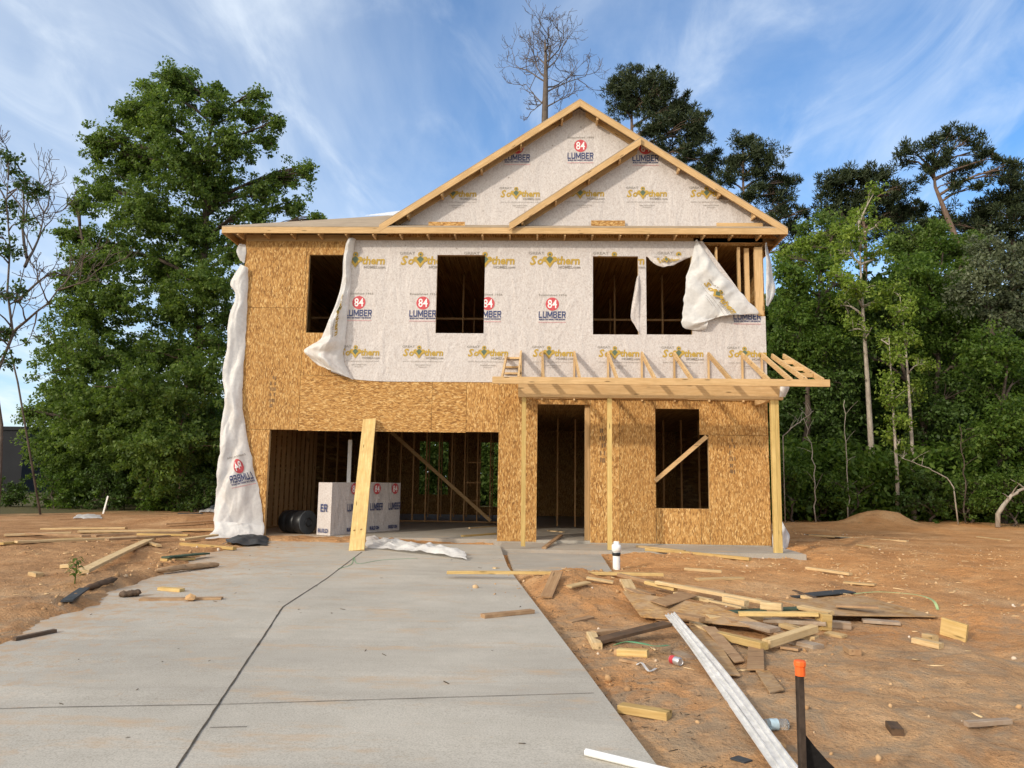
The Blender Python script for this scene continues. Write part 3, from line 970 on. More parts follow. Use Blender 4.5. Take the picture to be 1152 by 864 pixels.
def text_geo(s, bold=0.0, shear=0.0):
    k = (s, bold, shear)
    if k in _txt: return _txt[k]
    cu = bpy.data.curves.new('lettering', 'FONT')
    cu.body = s; cu.align_x = 'CENTER'; cu.size = 1.0; cu.offset = bold; cu.shear = shear; cu.resolution_u = 2
    cu.dimensions = '2D'; cu.fill_mode = 'BOTH'
    o = bpy.data.objects.new('lettering', cu); C.objects.link(o)
    dg = bpy.context.evaluated_depsgraph_get(); dg.update()
    me = o.evaluated_get(dg).to_mesh()
    v = [(a.co.x, a.co.y) for a in me.vertices]; f = [tuple(p.vertices) for p in me.polygons]
    o.evaluated_get(dg).to_mesh_clear()
    bpy.data.objects.remove(o); bpy.data.curves.remove(cu)
    _txt[k] = (v, f); return _txt[k]


class Print:
    """flat lettering in x, z"""
    def __init__(s): s.v = []; s.f = []; s.m = []; s.l = []; s.k = 0; s.g = []; s.logo = -1; s.names = []

    def add(s, vf, ink, cx, cz, sx, sz=None):
        sz = sz or sx; b = len(s.v); mi = INKS.index(ink)
        s.k += 1; s.l += [-.0008 * s.k] * len(vf[0])      # every overprint a hair further out
        s.v += [(cx + x * sx, cz + z * sz) for x, z in vf[0]]
        for f in vf[1]: s.f.append(tuple(i + b for i in f)); s.m.append(mi); s.g.append(s.logo)

    def begin(s, name): s.logo += 1; s.names.append(name); s.k = 0

    def text(s, t, ink, cx, cz, width, height, bold=0.0, shear=0.0):
        v, f = text_geo(t, bold, shear)
        x0 = min(p[0] for p in v); x1 = max(p[0] for p in v); z0 = min(p[1] for p in v); z1 = max(p[1] for p in v)
        kx = width / (x1 - x0); kz = height / (z1 - z0)
        s.add(([((x - (x0 + x1) / 2) * kx, (z - (z0 + z1) / 2) * kz) for x, z in v], f), ink, cx, cz, 1)

    def disc(s, ink, cx, cz, r, n=28, sz=1.0):
        s.add(([(cos(2 * pi * k / n) * r, sin(2 * pi * k / n) * r * sz) for k in range(n)], [tuple(range(n))]), ink, cx, cz, 1)

    def quad(s, ink, cx, cz, w, h):
        s.add(([(-w / 2, -h / 2), (w / 2, -h / 2), (w / 2, h / 2), (-w / 2, h / 2)], [(0, 1, 2, 3)]), ink, cx, cz, 1)


def block_word(P, word, ink, cx, cz, width, height):
    """heavy condensed capitals made of butted strokes"""
    q = lambda x0, z0, x1, z1: [(x0, z0), (x1, z0), (x1, z1), (x0, z1)]
    t, h = .24, .19
    G_ = {'L': (.86, [q(0, 0, t, 1), q(t, 0, .86, h)]),
          'U': (1, [q(0, h, t, 1), q(1 - t, h, 1, 1), [(.12, 0), (.88, 0), (1, .12), (1, h), (0, h), (0, .12)]]),
          'M': (1.3, [q(0, 0, t, 1), q(1.3 - t, 0, 1.3, 1), [(t, .62), (.65, .05), (.65, .42), (t, 1)], [(.65, .05), (1.3 - t, .62), (1.3 - t, 1), (.65, .42)]]),
          'B': (1, [q(0, 0, t, 1), q(t, 0, .9, h), q(t, 1 - h, .88, 1), q(t, .42, .88, .42 + h), q(1 - t, h, 1, .42), q(.97 - t, .42 + h, .97, 1 - h)]),
          'E': (.86, [q(0, 0, t, 1), q(t, 0, .86, h), q(t, 1 - h, .86, 1), q(t, .41, .78, .41 + h)]),
          'R': (1, [q(0, 0, t, 1), q(t, 1 - h, .9, 1), q(t, .40, .9, .40 + h), q(1 - t, .40 + h, 1, 1 - h), [(.48, .40), (1 - t, 0), (1, 0), (.76, .40)]])}
    tot = sum(G_[c][0] for c in word) + .16 * (len(word) - 1); k = width / tot; x = cx - width / 2
    vs, fs = [], []
    for c in word:
        for poly in G_[c][1]:
            b = len(vs); vs += [(x + px * k, cz - height / 2 + pz * height) for px, pz in poly]; fs.append(tuple(range(b, b + len(poly))))
        x += (G_[c][0] + .16) * k
    P.add((vs, fs), ink, 0, 0, 1)


def logo_lumber(P, cx, cz, k=1.0):
    """Established 1956 / 84 in a red disc / LUMBER / strapline; cz is the disc's centre"""
    u = .0194 * k; P.begin('lumber_logo')
    P.text('Established 1956', 'grey', cx + .5 * u, cz + 10.6 * u, 32 * u, 2.3 * u, .006)
    P.disc('red', cx, cz, 7.7 * u)
    P.text('84', 'white', cx, cz + .2 * u, 10.6 * u, 10.0 * u, .012)
    block_word(P, 'LUMBER', 'navy', cx, cz - 12.4 * u, 31 * u, 7.8 * u)
    P.text('BUILD ON WHAT WE KNOW', 'navy', cx, cz - 18.0 * u, 30 * u, 1.9 * u, .05)
    P.quad('pink', cx, cz - 21.2 * u, 31 * u, .7 * u)


def logo_southern(P, cx, cz, k=1.0, sub=False):
    """GREAT / So-thern with the four leaved emblem / HOMES.com"""
    u = .0194 * k; P.begin('homes_logo')
    P.text('GREAT', 'grey', cx - 21 * u, cz + 8.8 * u, 18 * u, 3.2 * u, .012)
    P.text('S', 'gold', cx - 24.5 * u, cz + .2 * u, 8.4 * u, 11.5 * u, .035, .25)
    P.text('o', 'gold', cx - 16.5 * u, cz - 1.4 * u, 7 * u, 7.2 * u, .035, .2)
    P.text('thern', 'gold', cx + 15.5 * u, cz + .3 * u, 27 * u, 10 * u, .034, .1)
    e = cx - 5.6 * u
    for dx, dz, r in ((0, 7.4, 3.2), (-5.2, 1.6, 3.3), (5.2, 1.6, 3.3)):
        P.disc('gold', e + dx * u, cz + dz * u, r * u, 14)
    P.add(([(-6.4, 0), (0, -8.8), (6.4, 0), (0, 6.5)], [(0, 1, 2, 3)]), 'gold', e, cz + .2 * u, u)
    P.add(([(-4.2, 1.2), (0, -4.2), (4.2, 1.2), (2.2, 3.0), (0, 5.0), (-2.2, 3.0)], [(0, 1, 2, 3, 4, 5)]), 'green', e, cz + .6 * u, u)
    P.disc('green', e, cz + 7.4 * u, 1.3 * u, 8); 
    P.text('HOMES.com', 'grey', cx + 17 * u, cz - 7.6 * u, 25 * u, 3.4 * u, .012)
    if sub:
        P.text('www.GreatSouthernHomes.com', 'grey', cx, cz - 12.5 * u, 58 * u, 1.5 * u, .004)
        P.text('Great Southern Homes', 'grey', cx, cz - 17.5 * u, 22 * u, 1.7 * u, .01)
        P.text('Homes.com', 'grey', cx, cz - 20.5 * u, 12 * u, 1.4 * u, .01)


def wrinkle(x, z):
    return -.014 - .007 * fbm(np.asarray(x) * 1.1, np.asarray(z) * 1.1, 3, 41)


def wrap_and_prints(prints, outline_keep, holes, yfun, grid, name_parent=house):
    x0, x1, z0, z1, st = grid
    nx = int((x1 - x0) / st) + 1; nz = int((z1 - z0) / st) + 1
    X, Z = np.meshgrid(np.linspace(x0, x1, nx), np.linspace(z0, z1, nz), indexing='ij')
    v = np.stack([X.ravel(), np.zeros(X.size), Z.ravel()], 1)
    i = np.arange(nx * nz).reshape(nx, nz)
    f = np.stack([i[:-1, :-1], i[1:, :-1], i[1:, 1:], i[:-1, 1:]], -1).reshape(-1, 4)
    me = np_mesh('house_wrap', v, f, True)
    P = Print()
    prints(P)
    jobs = [(me, False, 'house_wrap')]
    for gi, nm in enumerate(P.names):
        fi = [k for k, q in enumerate(P.g) if q == gi]
        vi = sorted({q for k in fi for q in P.f[k]}); mp = {q: n_ for n_, q in enumerate(vi)}
        pm = bpy.data.meshes.new(nm)
        pm.from_pydata([(P.v[q][0], P.l[q], P.v[q][1]) for q in vi], [], [tuple(mp[q] for q in P.f[k]) for k in fi])
        pm.polygons.foreach_set('material_index', [P.m[k] for k in fi])
        jobs.append((pm, True, nm))
    w = link('house_wrap', me, M['wrap'], house)
    for mesh, lay, nm in jobs:
        bm = bmesh.new(); bm.from_mesh(mesh)
        if lay:
            bmesh.ops.triangulate(bm, faces=bm.faces)
        for k in outline_keep: clip(bm, k, keep=True)
        for h in holes: clip(bm, h)
        vs = list(bm.verts)
        if vs:
            xa = np.array([q.co.x for q in vs]); za = np.array([q.co.z for q in vs]); ya = yfun(xa, za)
            for q, y in zip(vs, ya): q.co.y = y + (q.co.y - .0045 if lay else 0)
        bm.to_mesh(mesh); bm.free()
        if lay:
            if len(mesh.polygons): link(nm, mesh, INKM, w)
            else: bpy.data.meshes.remove(mesh)
    return w


def rp(r, mx=0.0, mz=0.0):
    return [(r[0] - mx, r[2] - mz), (r[1] + mx, r[2] - mz), (r[1] + mx, r[3] + mz), (r[0] - mx, r[3] + mz)]


def pxp(pts, y=0.0): return [(W(a, b, y).x, W(a, b, y).z) for a, b in pts]


def prints_front(P):
    for px in (405.5, 478.5, 551, 624, 696.5, 769, 841):
        p = W(px, 293.5); logo_southern(P, p.x, p.z, 1.0)
    for k, px in enumerate((404, 476, 549, 621.3, 694, 766, 840)):
        p = W(px, 340.5 + .6 * k); logo_lumber(P, p.x, p.z, 1.0)
    for px in (404.5, 476, 549, 622, 696, 768, 842):
        p = W(px, 397.5 + (px - 620) * .004); logo_southern(P, p.x, p.z, .80, True)


low = pxp([(340, 380), (352, 402), (366, 413), (384, 422.5), (400, 427), (418, 428.6), (436, 429.3), (553, 430), (900, 434), (900, 470), (330, 470)])
holes = [rp(W2), rp(W3), rp(W4), pxp([(330, 262), (396, 262), (392, 300), (388, 330), (380, 360), (376, 385), (372, 415), (330, 415)])]
# below the hem (cut as slabs so that every piece is convex)
hem = [(372, 418), (384, 422.5), (400, 427), (418, 428.6), (436, 429.3), (553, 430), (900, 434)]
for (a, b) in zip(hem[:-1], hem[1:]):
    holes.append(pxp([a, b, (b[0], 480), (a[0], 480)]))
holes.append(pxp([(315, 408), (372.5, 408), (372.5, 480), (315, 480)]))
holes.append(pxp([(783, 262), (870, 262), (870, 356), (853, 356)]))
WF = wrap_and_prints(prints_front, [[(SEAM_L - .1, 3.2), (XR + .004, 3.2), (XR + .004, ZTOP + .02), (SEAM_L - .1, ZTOP + .02)]], holes, wrinkle, (SEAM_L - .1, XR + .05, 3.2, ZTOP + .02, .11))


def prints_gable(P):
    for px, py in ((582, 166.5), (653, 164.5)):
        p = W(px, py); logo_lumber(P, p.x, p.z, .98)
    for px in (514, 585):
        p = W(px, 218.5); logo_southern(P, p.x, p.z, .80, True)


def prints_inner(P):
    p = W(726, 167, -.12); logo_lumber(P, p.x, p.z, .98)
    for px in (657, 727.5, 799):
        p = W(px, 218, -.12); logo_southern(P, p.x, p.z, .80, True)


gz0 = EZ1 + .045
wl = GPX - (GPZ - .02 - gz0) / SL; wr = GPX + (GPZ - .02 - gz0) / SL
wrap_and_prints(prints_gable, [[(wl, gz0), (wr, gz0), (GPX, GPZ - .02)]], [], wrinkle, (wl, wr, gz0, GPZ, .11))
xi = (GPZ - .03 + SL * GPX - IP.z + ISL * IP.x + .02) / (ISL + SL)
wrap_and_prints(prints_inner, [[(IL.x + .2, gz0), (wr, gz0), (xi, IP.z + (xi - IP.x) * ISL - .02), (IL.x + .2, IL.z + .2 * ISL)]], [], lambda x, z: wrinkle(x, z) - .115, (IL.x, wr, gz0, GPZ, .11))
p = W(628.6, 141)
MB().lathe([(0, 0), (.035, 0)], 10, 0, 'z').build('vent_hole', M['black'], house).matrix_local = Matrix.Translation((p.x, -.024, p.z)) @ Matrix.Rotation(pi / 2, 4, 'X')
# backing board of the gable
MB().add([(wl, .0, EZ1 - .1), (wr, .0, EZ1 - .1), (GPX, .0, GPZ - .03), (wl, .02, EZ1 - .1), (wr, .02, EZ1 - .1), (GPX, .02, GPZ - .03)], [(0, 1, 2), (3, 5, 4), (0, 2, 5, 3), (1, 4, 5, 2)]).build('gable_sheathing', M['osb_v'], house)


# ---- loose flaps of wrap
def resample(pts, n):
    pts = [Vector(p) for p in pts]
    L = [0]
    for a, b in zip(pts[:-1], pts[1:]): L.append(L[-1] + (b - a).length)
    out = []
    for k in range(n):
        t = L[-1] * k / (n - 1); i = 0
        while i < len(pts) - 2 and L[i + 1] < t: i += 1
        f = (t - L[i]) / max(L[i + 1] - L[i], 1e-9)
        p0 = pts[max(i - 1, 0)]; p1 = pts[i]; p2 = pts[i + 1]; p3 = pts[min(i + 2, len(pts) - 1)]
        c = p1 * 1.0 + (p2 - p0) * .5 * f + (p0 - p1 * 2.5 + p2 * 2 - p3 * .5) * f * f + (p1 * 1.5 - p2 * 1.5 + (p3 - p0) * .5) * f ** 3
        out.append(c if abs(f) < 1 else p2)
    return out


def crumple(x, z, seed):
    """straight creases at many angles, the way thin sheet crumples (x, z in metres)"""
    r = np.random.default_rng(seed + 50); t = 0
    wx_ = x + .10 * fbm(x * 2.2, z * 2.2, 2, seed + 61); wz_ = z + .10 * fbm(x * 2.2 + 5, z * 2.2, 2, seed + 62)
    for k in range(7):
        a = r.normal(0, .55) if k < 5 else r.uniform(0, pi); fq = r.uniform(1.0, 3.6); q = (wx_ * cos(a) + wz_ * sin(a)) * fq + r.uniform(0, 1)
        m_ = np.clip(vnoise(x * .9 + k * 9, z * .9, seed + k) * 2.0 - .5, 0, 1)
        t = t + np.abs(q - np.floor(q) - .5) * 2 * m_ * 2.2 / fq
    return t - .9


def drape(name, A, B, nu=36, nv=60, amp=.05, folds=3.0, belly=.1, seed=0, prints=None, parent=house, slant=0.0, mat='film'):
    """A, B: the two edges from top to bottom as (px, py, y) ; the sheet hangs between them with folds towards the street"""
    nu = int(nu * 1.7); nv = int(nv * 1.5)
    a = np.array([tuple(q) for q in resample([W(p[0], p[1], p[2]) for p in A], nv)])
    b = np.array([tuple(q) for q in resample([W(p[0], p[1], p[2]) for p in B], nv)])
    T_, U_ = np.meshgrid(np.linspace(0, 1, nv), np.linspace(0, 1, nu), indexing='ij')
    w = np.linalg.norm(a - b, axis=1)[:, None]; hgt_ = float(np.linalg.norm(np.diff(a, axis=0), axis=1).sum())
    # torn, slightly ragged edges
    U2 = U_ + (.035 * fbm(T_ * hgt_ * 5, U_ * 0 + seed, 4, seed + 21)) * (np.abs(U_ - .5) * 2) ** 2
    v = a[:, None, :] * (1 - U2[..., None]) + b[:, None, :] * U2[..., None]
    env = np.sin(pi * np.clip(U_, .001, .999)) ** .6
    su = U_ * w * 3.2; st = T_ * hgt_ * 3.2
    ridge = 1 - 2 * np.abs(fbm(su * 1.1 + seed, st * .8 + su * .5, 2, seed + 31))          # sharp creases
    ridge2 = 1 - 2 * np.abs(fbm(su * 2.6 - st * .9, st * 1.9 + seed, 2, seed + 33))
    f = np.sin(2 * pi * (folds * U_ + slant * T_) + 2.2 * fbm(T_ * 3 + seed, U_ * 2, 2, seed)) * amp * np.minimum(1, w / .5) * .55
    f = f * .7 + (ridge ** 3) * amp * .12 + crumple(su / 3.2, st / 3.2, seed) * amp * 1.7 + fbm(su * 2.5, st * 2.5, 3, seed + 3) * amp * .08
    v[..., 1] -= env * belly + f * (.3 + .7 * env)
    v[..., 0] += fbm(U_ * 4 + 9, T_ * 9 + seed, 3, seed + 5) * amp * .35 * env
    v[..., 2] += fbm(U_ * 6 + 3, T_ * 7 + seed, 3, seed + 6) * amp * .3 * env
    v = v.reshape(-1, 3)
    i = np.arange(nu * nv).reshape(nv, nu)
    f = np.stack([i[:-1, :-1], i[1:, :-1], i[1:, 1:], i[:-1, 1:]], -1).reshape(-1, 4)
    me = np_mesh(name, v, f, True)
    o = link(name, me, M[mat], parent)
    if prints:
        P = Print(); prints(P)            # prints drawn in u (0..1 across) and t (0..1 down)
        pv = []
        vv = v.reshape(nv, nu, 3)
        bm = bmesh.new()
        pm0 = bpy.data.meshes.new('tmp'); pm0.from_pydata([(x, l, z) for (x, z), l in zip(P.v, P.l)], [], P.f); pm0.polygons.foreach_set('material_index', P.m)
        bm.from_mesh(pm0); bpy.data.meshes.remove(pm0)
        bmesh.ops.triangulate(bm, faces=bm.faces)
        clip(bm, [(0.01, 0.01), (.99, .01), (.99, .99), (.01, .99)], keep=True)
        for q in bm.verts:
            l = q.co.y * 9
            uu = q.co.x * (nu - 1); tt = q.co.z * (nv - 1)
            i0 = min(int(uu), nu - 2); j0 = min(int(tt), nv - 2); fu = uu - i0; ft = tt - j0
            p = (vv[j0, i0] * (1 - fu) + vv[j0, i0 + 1] * fu) * (1 - ft) + (vv[j0 + 1, i0] * (1 - fu) + vv[j0 + 1, i0 + 1] * fu) * ft
            q.co = Vector(p) + Vector((0, -.010 + l, 0))
        pm = bpy.data.meshes.new('printed_lettering'); bm.to_mesh(pm); bm.free()
        link(P.names[0] if P.names else 'printed_logo', pm, INKM, o)
    return o


def strip_print(P):
    # a faded, tilted 84 LUMBER low on the strip
    Q = Print(); logo_lumber(Q, 0, 0, 1.0)
    b = len(P.v); c, s = cos(rad(-14)), sin(rad(-14))
    for x, z in Q.v:
        xr, zr_ = x * c - z * s, x * s + z * c
        P.v.append((.62 - xr / 1.05, .735 - zr_ / 6.0))
    P.f += [tuple(i + b for i in reversed(f)) for f in Q.f]; P.m += Q.m; P.l += Q.l; P.g += Q.g; P.names = Q.names


drape('loose_wrap_strip',
      [(271, 298, -.03), (259, 318, -.12), (265, 332, -.14), (257, 360, -.16), (255, 395, -.16), (250, 419, -.2), (253, 450, -.2), (250, 474, -.22), (247, 516, -.25), (243, 558, -.3), (241, 590, -.35), (243, 608, -.45)],
      [(280, 302, -.03), (279, 330, -.03), (276, 384, -.03), (273, 447, -.03), (276, 474, -.03), (281, 502, -.03), (288, 537, -.03), (294, 568, -.03), (296, 590, -.06), (296, 609, -.2)],
      40, 110, .034, 1.6, .05, 3, strip_print)
drape('loose_wrap_foot', [(243, 586, -.40), (240, 598, -.60), (229, 607, -.95)], [(297, 590, -.20), (297, 602, -.36), (299, 612, -.62)], 40, 26, .05, 3, .05, 5)
drape('loose_wrap_corner', [(269, 274, -.0), (266, 282, -.1), (270, 293, -.02)], [(276, 275, -.02), (277, 284, -.02), (275, 296, -.02)], 10, 14, .03, 1, .02, 8)


def flap_print(P):
    Q = Print(); logo_southern(Q, 0, 0, .85, True)
    b = len(P.v)
    for x, z in Q.v: P.v.append((.55 + (z * .6 + x * .25) / .95, .55 + x * .52 / 1.7 - z * .15))
    P.f += [tuple(f) for f in Q.f]; P.m += Q.m; P.l += Q.l; P.g += Q.g; P.names = Q.names


drape('loose_wrap_flap',
      [(391.5, 270, -.03), (387, 291, -.10), (385, 314, -.14), (380, 338, -.18), (370, 363, -.2), (360.5, 382, -.25), (343, 394, -.3), (350, 404, -.28), (358, 411, -.22)],
      [(401, 270, -.03), (396, 295, -.06), (395, 320, -.06), (393, 340, -.05), (391, 360, -.05), (389, 382, -.05), (387, 402, -.05), (390, 414, -.05), (398, 427.5, -.04)],
      40, 70, .045, 2.4, .08, 11, flap_print)
drape('loose_wrap_flap',
      [(782, 270.5, -.03), (777, 296, -.10), (771, 316, -.10), (769, 340, -.10), (767.5, 366, -.06), (781, 371, -.05), (793, 371, -.05)],
      [(784, 270.5, -.03), (796, 287, -.10), (810, 306, -.14), (837, 334, -.14), (853, 353, -.12), (828, 351, -.10), (800, 349.5, -.06)],
      44, 60, .032, 1.4, .05, 17, flap_print)
drape('window_flap', [(716, 313, .03), (713, 330, -.02), (709.5, 356, -.05), (714, 366, -.02), (719, 375, -.02)], [(719, 308, -.015), (719.5, 330, -.02), (719.5, 352, -.02), (719.5, 366, -.02), (720, 376, -.02)], 10, 24, .02, 1, .01, 23, mat='wrap')


def torn(P):
    Q = Print(); logo_southern(Q, 0, 0, .8)
    b = len(P.v)
    for x, z in Q.v: P.v.append((.5 + x / 1.3, .42 - z / .5))
    P.f += [tuple(f) for f in Q.f]; P.m += Q.m; P.l += Q.l; P.g += Q.g; P.names = Q.names


drape('window_flap', [(726, 288, -.02), (736, 297, -.06), (746, 301, -.08)], [(778, 289, -.02), (768, 293, -.05), (757, 299, -.08)], 24, 12, .02, 1.5, .03, 29, torn, mat='wrap')
drape('loose_wrap_corner', [(860, 274, .05), (861.5, 300, .05), (861.5, 330, .05), (862, 344, .05)], [(863, 276, .3), (868, 305, .3), (872, 328, .2), (864, 345, .1)], 14, 24, .04, 1.5, .02, 31)
drape('loose_wrap_corner', [(868, 556, .05), (869, 580, .0), (869, 600, -.1), (869, 622, -.2)], [(872, 560, .2), (879, 585, .3), (888, 603, .3), (884, 622, .1)], 18, 24, .05, 1.5, .04, 37)
drape('beam_wrap', [(877, 430, PY - .03), (877, 440, PY - .06), (876, 447, PY - .05)], [(884, 431, PY + .1), (888, 436, PY + .05), (883, 447, PY + .06)], 10, 10, .02, 1, .03, 39)

# ================================================================== GROUND, DRIVEWAY
def axis(lo, hi, f0, f1, fine, grow=1.12, mx=6.0):
    out = list(np.arange(f0, f1 + 1e-6, fine))
    s = fine; x = f1
    while x < hi: s = min(s * grow, mx); x += s; out.append(x)
    s = fine; x = f0; pre = []
    while x > lo: s = min(s * grow, mx); x -= s; pre.append(x)
    return np.array(pre[::-1] + out)


gx = axis(-400, 400, -8.0, 8.5, .045, 1.1, 20); gy = axis(-70, 900, -13.2, -.2, .045, 1.07, 25)
GXm, GYm = np.meshgrid(gx, gy, indexing='ij')
GZm = gh(GXm, GYm)
v = np.stack([GXm.ravel(), GYm.ravel(), GZm.ravel()], 1)
i = np.arange(GXm.size).reshape(GXm.shape)
f = np.stack([i[:-1, :-1], i[1:, :-1], i[1:, 1:], i[:-1, 1:]], -1).reshape(-1, 4)
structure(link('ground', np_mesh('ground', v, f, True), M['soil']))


def base_f(y): return float(base(np.array(y)))


def slab_from(poly, name, mat, thick=.12, lift=0.0, label=None):
    n = len(poly)
    top = [(x, y, base_f(y) + lift) for x, y in poly]; bot = [(x, y, z - thick) for x, y, z in top]
    m = MB().add(top + bot, [tuple(range(n))] + [(k, k + n, (k + 1) % n + n, (k + 1) % n) for k in range(n)])
    o = m.build(name, mat)
    bm = bmesh.new(); bm.from_mesh(o.data)
    bmesh.ops.recalc_face_normals(bm, faces=bm.faces)
    bm.to_mesh(o.data); bm.free()
    return structure(o)


slab_from(DRIVE, 'driveway', M['concrete'])


def joint(pts, w, name='driveway_joint'):
    m = MB(); L = []
    P = [g_flat(*p) for p in pts]
    for a, b in zip(P[:-1], P[1:]):
        n = max(2, int((b - a).length / .12))
        L += [a.lerp(b, k / n) for k in range(n)]
    L.append(P[-1])
    vs = []
    for k, p in enumerate(L):
        d = (L[min(k + 1, len(L) - 1)] - L[max(k - 1, 0)]); d.z = 0; d.normalize(); s = Vector((-d.y, d.x, 0))
        ww = w * random.uniform(.75, 1.25)
        p = p + s * random.uniform(-.15, .15) * w
        for q in (-1, 1):
            r = p + s * q * ww / 2; vs.append((r.x, r.y, base_f(r.y) + .004))
    m.add(vs, [(2 * k, 2 * k + 1, 2 * k + 3, 2 * k + 2) for k in range(len(L) - 1)])
    structure(m.build(name, M['joint']))


joint([(407, 621), (366, 652), (318, 683), (300, 711), (262, 768), (200, 862), (150, 940)], .014)
joint([(-120, 801), (60, 796), (243, 793), (450, 786.5), (668, 780)], .007)
joint([(236, 819), (278, 818)], .006)
# walk between driveway and porch
wk = [g_flat(*p) for p in ((578, 641), (688, 643), (676, 624.5), (571, 622))]
slab_from([(p.x, p.y) for p in wk], 'front_walk', M['slab'], .1, .012)

# clods, stones, chips and twigs that nobody could count
ico_v, ico_f = [], []
bm = bmesh.new(); bmesh.ops.create_icosphere(bm, subdivisions=1, radius=1); bm.verts.ensure_lookup_table()
ico_v = np.array([tuple(q.co) for q in bm.verts]); ico_f = np.array([[q.index for q in fc.verts] for fc in bm.faces]); bm.free()


def scatter(n, region, seed, pick, accept=None):
    r = np.random.default_rng(seed)
    x = r.uniform(region[0], region[1], n); y = region[2] + (region[3] - region[2]) * r.random(n) ** .8
    k = np.ones(n, bool) if accept is None else accept(x, y, r)
    return x[k], y[k], r


def off_slab(x, y, r):
    sd = poly_sd(x, y, DRIVE)
    hs = (x > -6.8) & (x < 5.2) & (y > -1.7) & (y < 11)
    return (sd > .03) & ~hs & (fbm(x * .9, y * .9, 3, 77) + r.normal(0, .25, x.shape) > .0)


x, y, r = scatter(11000, (-9, 10, -13.5, 6), 3, None, off_slab)
z = gh(x, y); vs = []; fs = []
sz = .005 + .024 * r.random(len(x)) ** 5
for k in range(len(x)):
    R = Euler(r.uniform(0, 6, 3)).to_matrix()
    q = ico_v * (1 + r.uniform(-.3, .3, (12, 1))) * np.array([1, r.uniform(.6, 1), r.uniform(.5, .8)]) * sz[k]
    q = q @ np.array(R).T
    fs.append(ico_f + 12 * k); vs.append(q + np.array([x[k], y[k], z[k] + sz[k] * .25]))
o = link('clods_and_stones', np_mesh('clods_and_stones', np.concatenate(vs), np.concatenate(fs)), M['rock']); o['kind'] = 'stuff'; o['label'] = 'loose clods and small stones over the bare soil'



def clod_zone(x, y, r):
    sd = poly_sd(x, y, DRIVE)
    k = ((sd > -.12) & (sd < .9 * r.random(x.shape) ** 2) & (x < -2)) | (sd > .08) & (x > 0) & (r.random(x.shape) < .05)
    for (mx, my, h, rx, ry) in MOUNDS[:4]: k |= ((x - mx) / rx) ** 2 + ((y - my) / ry) ** 2 < 1.3 * r.random(x.shape)
    hs = (x > -6.8) & (x < 5.2) & (y > -1.7) & (y < 11)
    return k & ~hs


x, y, r = scatter(14000, (-9, 9, -13.0, 12), 17, None, clod_zone)
z = np.array([top_z(a_, b_) for a_, b_ in zip(x, y)]); vs = []; fs = []
sz = .008 + .040 * r.random(len(x)) ** 4
for k in range(len(x)):
    R = Euler(r.uniform(0, 6, 3)).to_matrix()
    q = ico_v * (1 + r.uniform(-.35, .35, (12, 1))) * np.array([1, r.uniform(.6, 1), r.uniform(.5, .8)]) * sz[k]
    vs.append(q @ np.array(R).T + np.array([x[k], y[k], z[k] + sz[k] * .2])); fs.append(ico_f + 12 * k)
o = link('soil_clods', np_mesh('soil_clods', np.concatenate(vs), np.concatenate(fs)), M['rock']); o['kind'] = 'stuff'; o['label'] = 'broken soil clods along the driveway edge and on the dirt mounds'


def slivers(name, n, region, seed, mat, ln, wd, accept, label, onslab=False):
    x, y, r = scatter(n, region, seed, None, accept)
    z = np.array([top_z(a, b) for a, b in zip(x, y)]) if onslab else gh(x, y)
    vs = []; fs = []
    for k in range(len(x)):
        L = ln[0] + (ln[1] - ln[0]) * r.random() ** 2; w = wd * r.uniform(.5, 1.3); a = r.uniform(0, pi); h = w * .5
        m = MB().box(-L / 2, L / 2, -w / 2, w / 2, 0, h)
        q = np.array(m.v); q[:, 2] += (q[:, 0] / L) * r.uniform(-.012, .012)
        c, s = cos(a), sin(a)
        q = np.stack([q[:, 0] * c - q[:, 1] * s, q[:, 0] * s + q[:, 1] * c, q[:, 2]], 1) + np.array([x[k], y[k], z[k] + .002])
        vs.append(q); fs.append(np.array(m.f) + 8 * k)
    o = link(name, np_mesh(name, np.concatenate(vs), np.concatenate(fs)), mat); o['kind'] = 'stuff'; o['label'] = label


slivers('wood_chip_litter', 1300, (-8.5, 8.5, -12, 1), 5, M['chip'], (.03, .14), .014, off_slab, 'small wood chips and splinters strewn over the soil')


def edge_strip(x, y, r):
    sd = poly_sd(x, y, DRIVE)
    return (sd > .02) & (x > -.5) & (sd < .25 + .9 * r.random(x.shape) ** 2) | ((sd > .02) & (x < 0) & (r.random(x.shape) < .1))


slivers('twig_litter', 12000, (-6, 5, -13.2, -2.5), 8, M['twig'], (.015, .075), .0045, edge_strip, 'dark twigs and straw along the edge of the driveway')


def on_slab(x, y, r):
    return (poly_sd(x, y, DRIVE) < -.15) & (y < -.1)


slivers('driveway_litter', 130, (-8, 3, -12.5, -.3), 12, M['twig'], (.015, .07), .007, on_slab, 'small twigs and crumbs on the driveway', True)

# ================================================================== SCRAP LUMBER


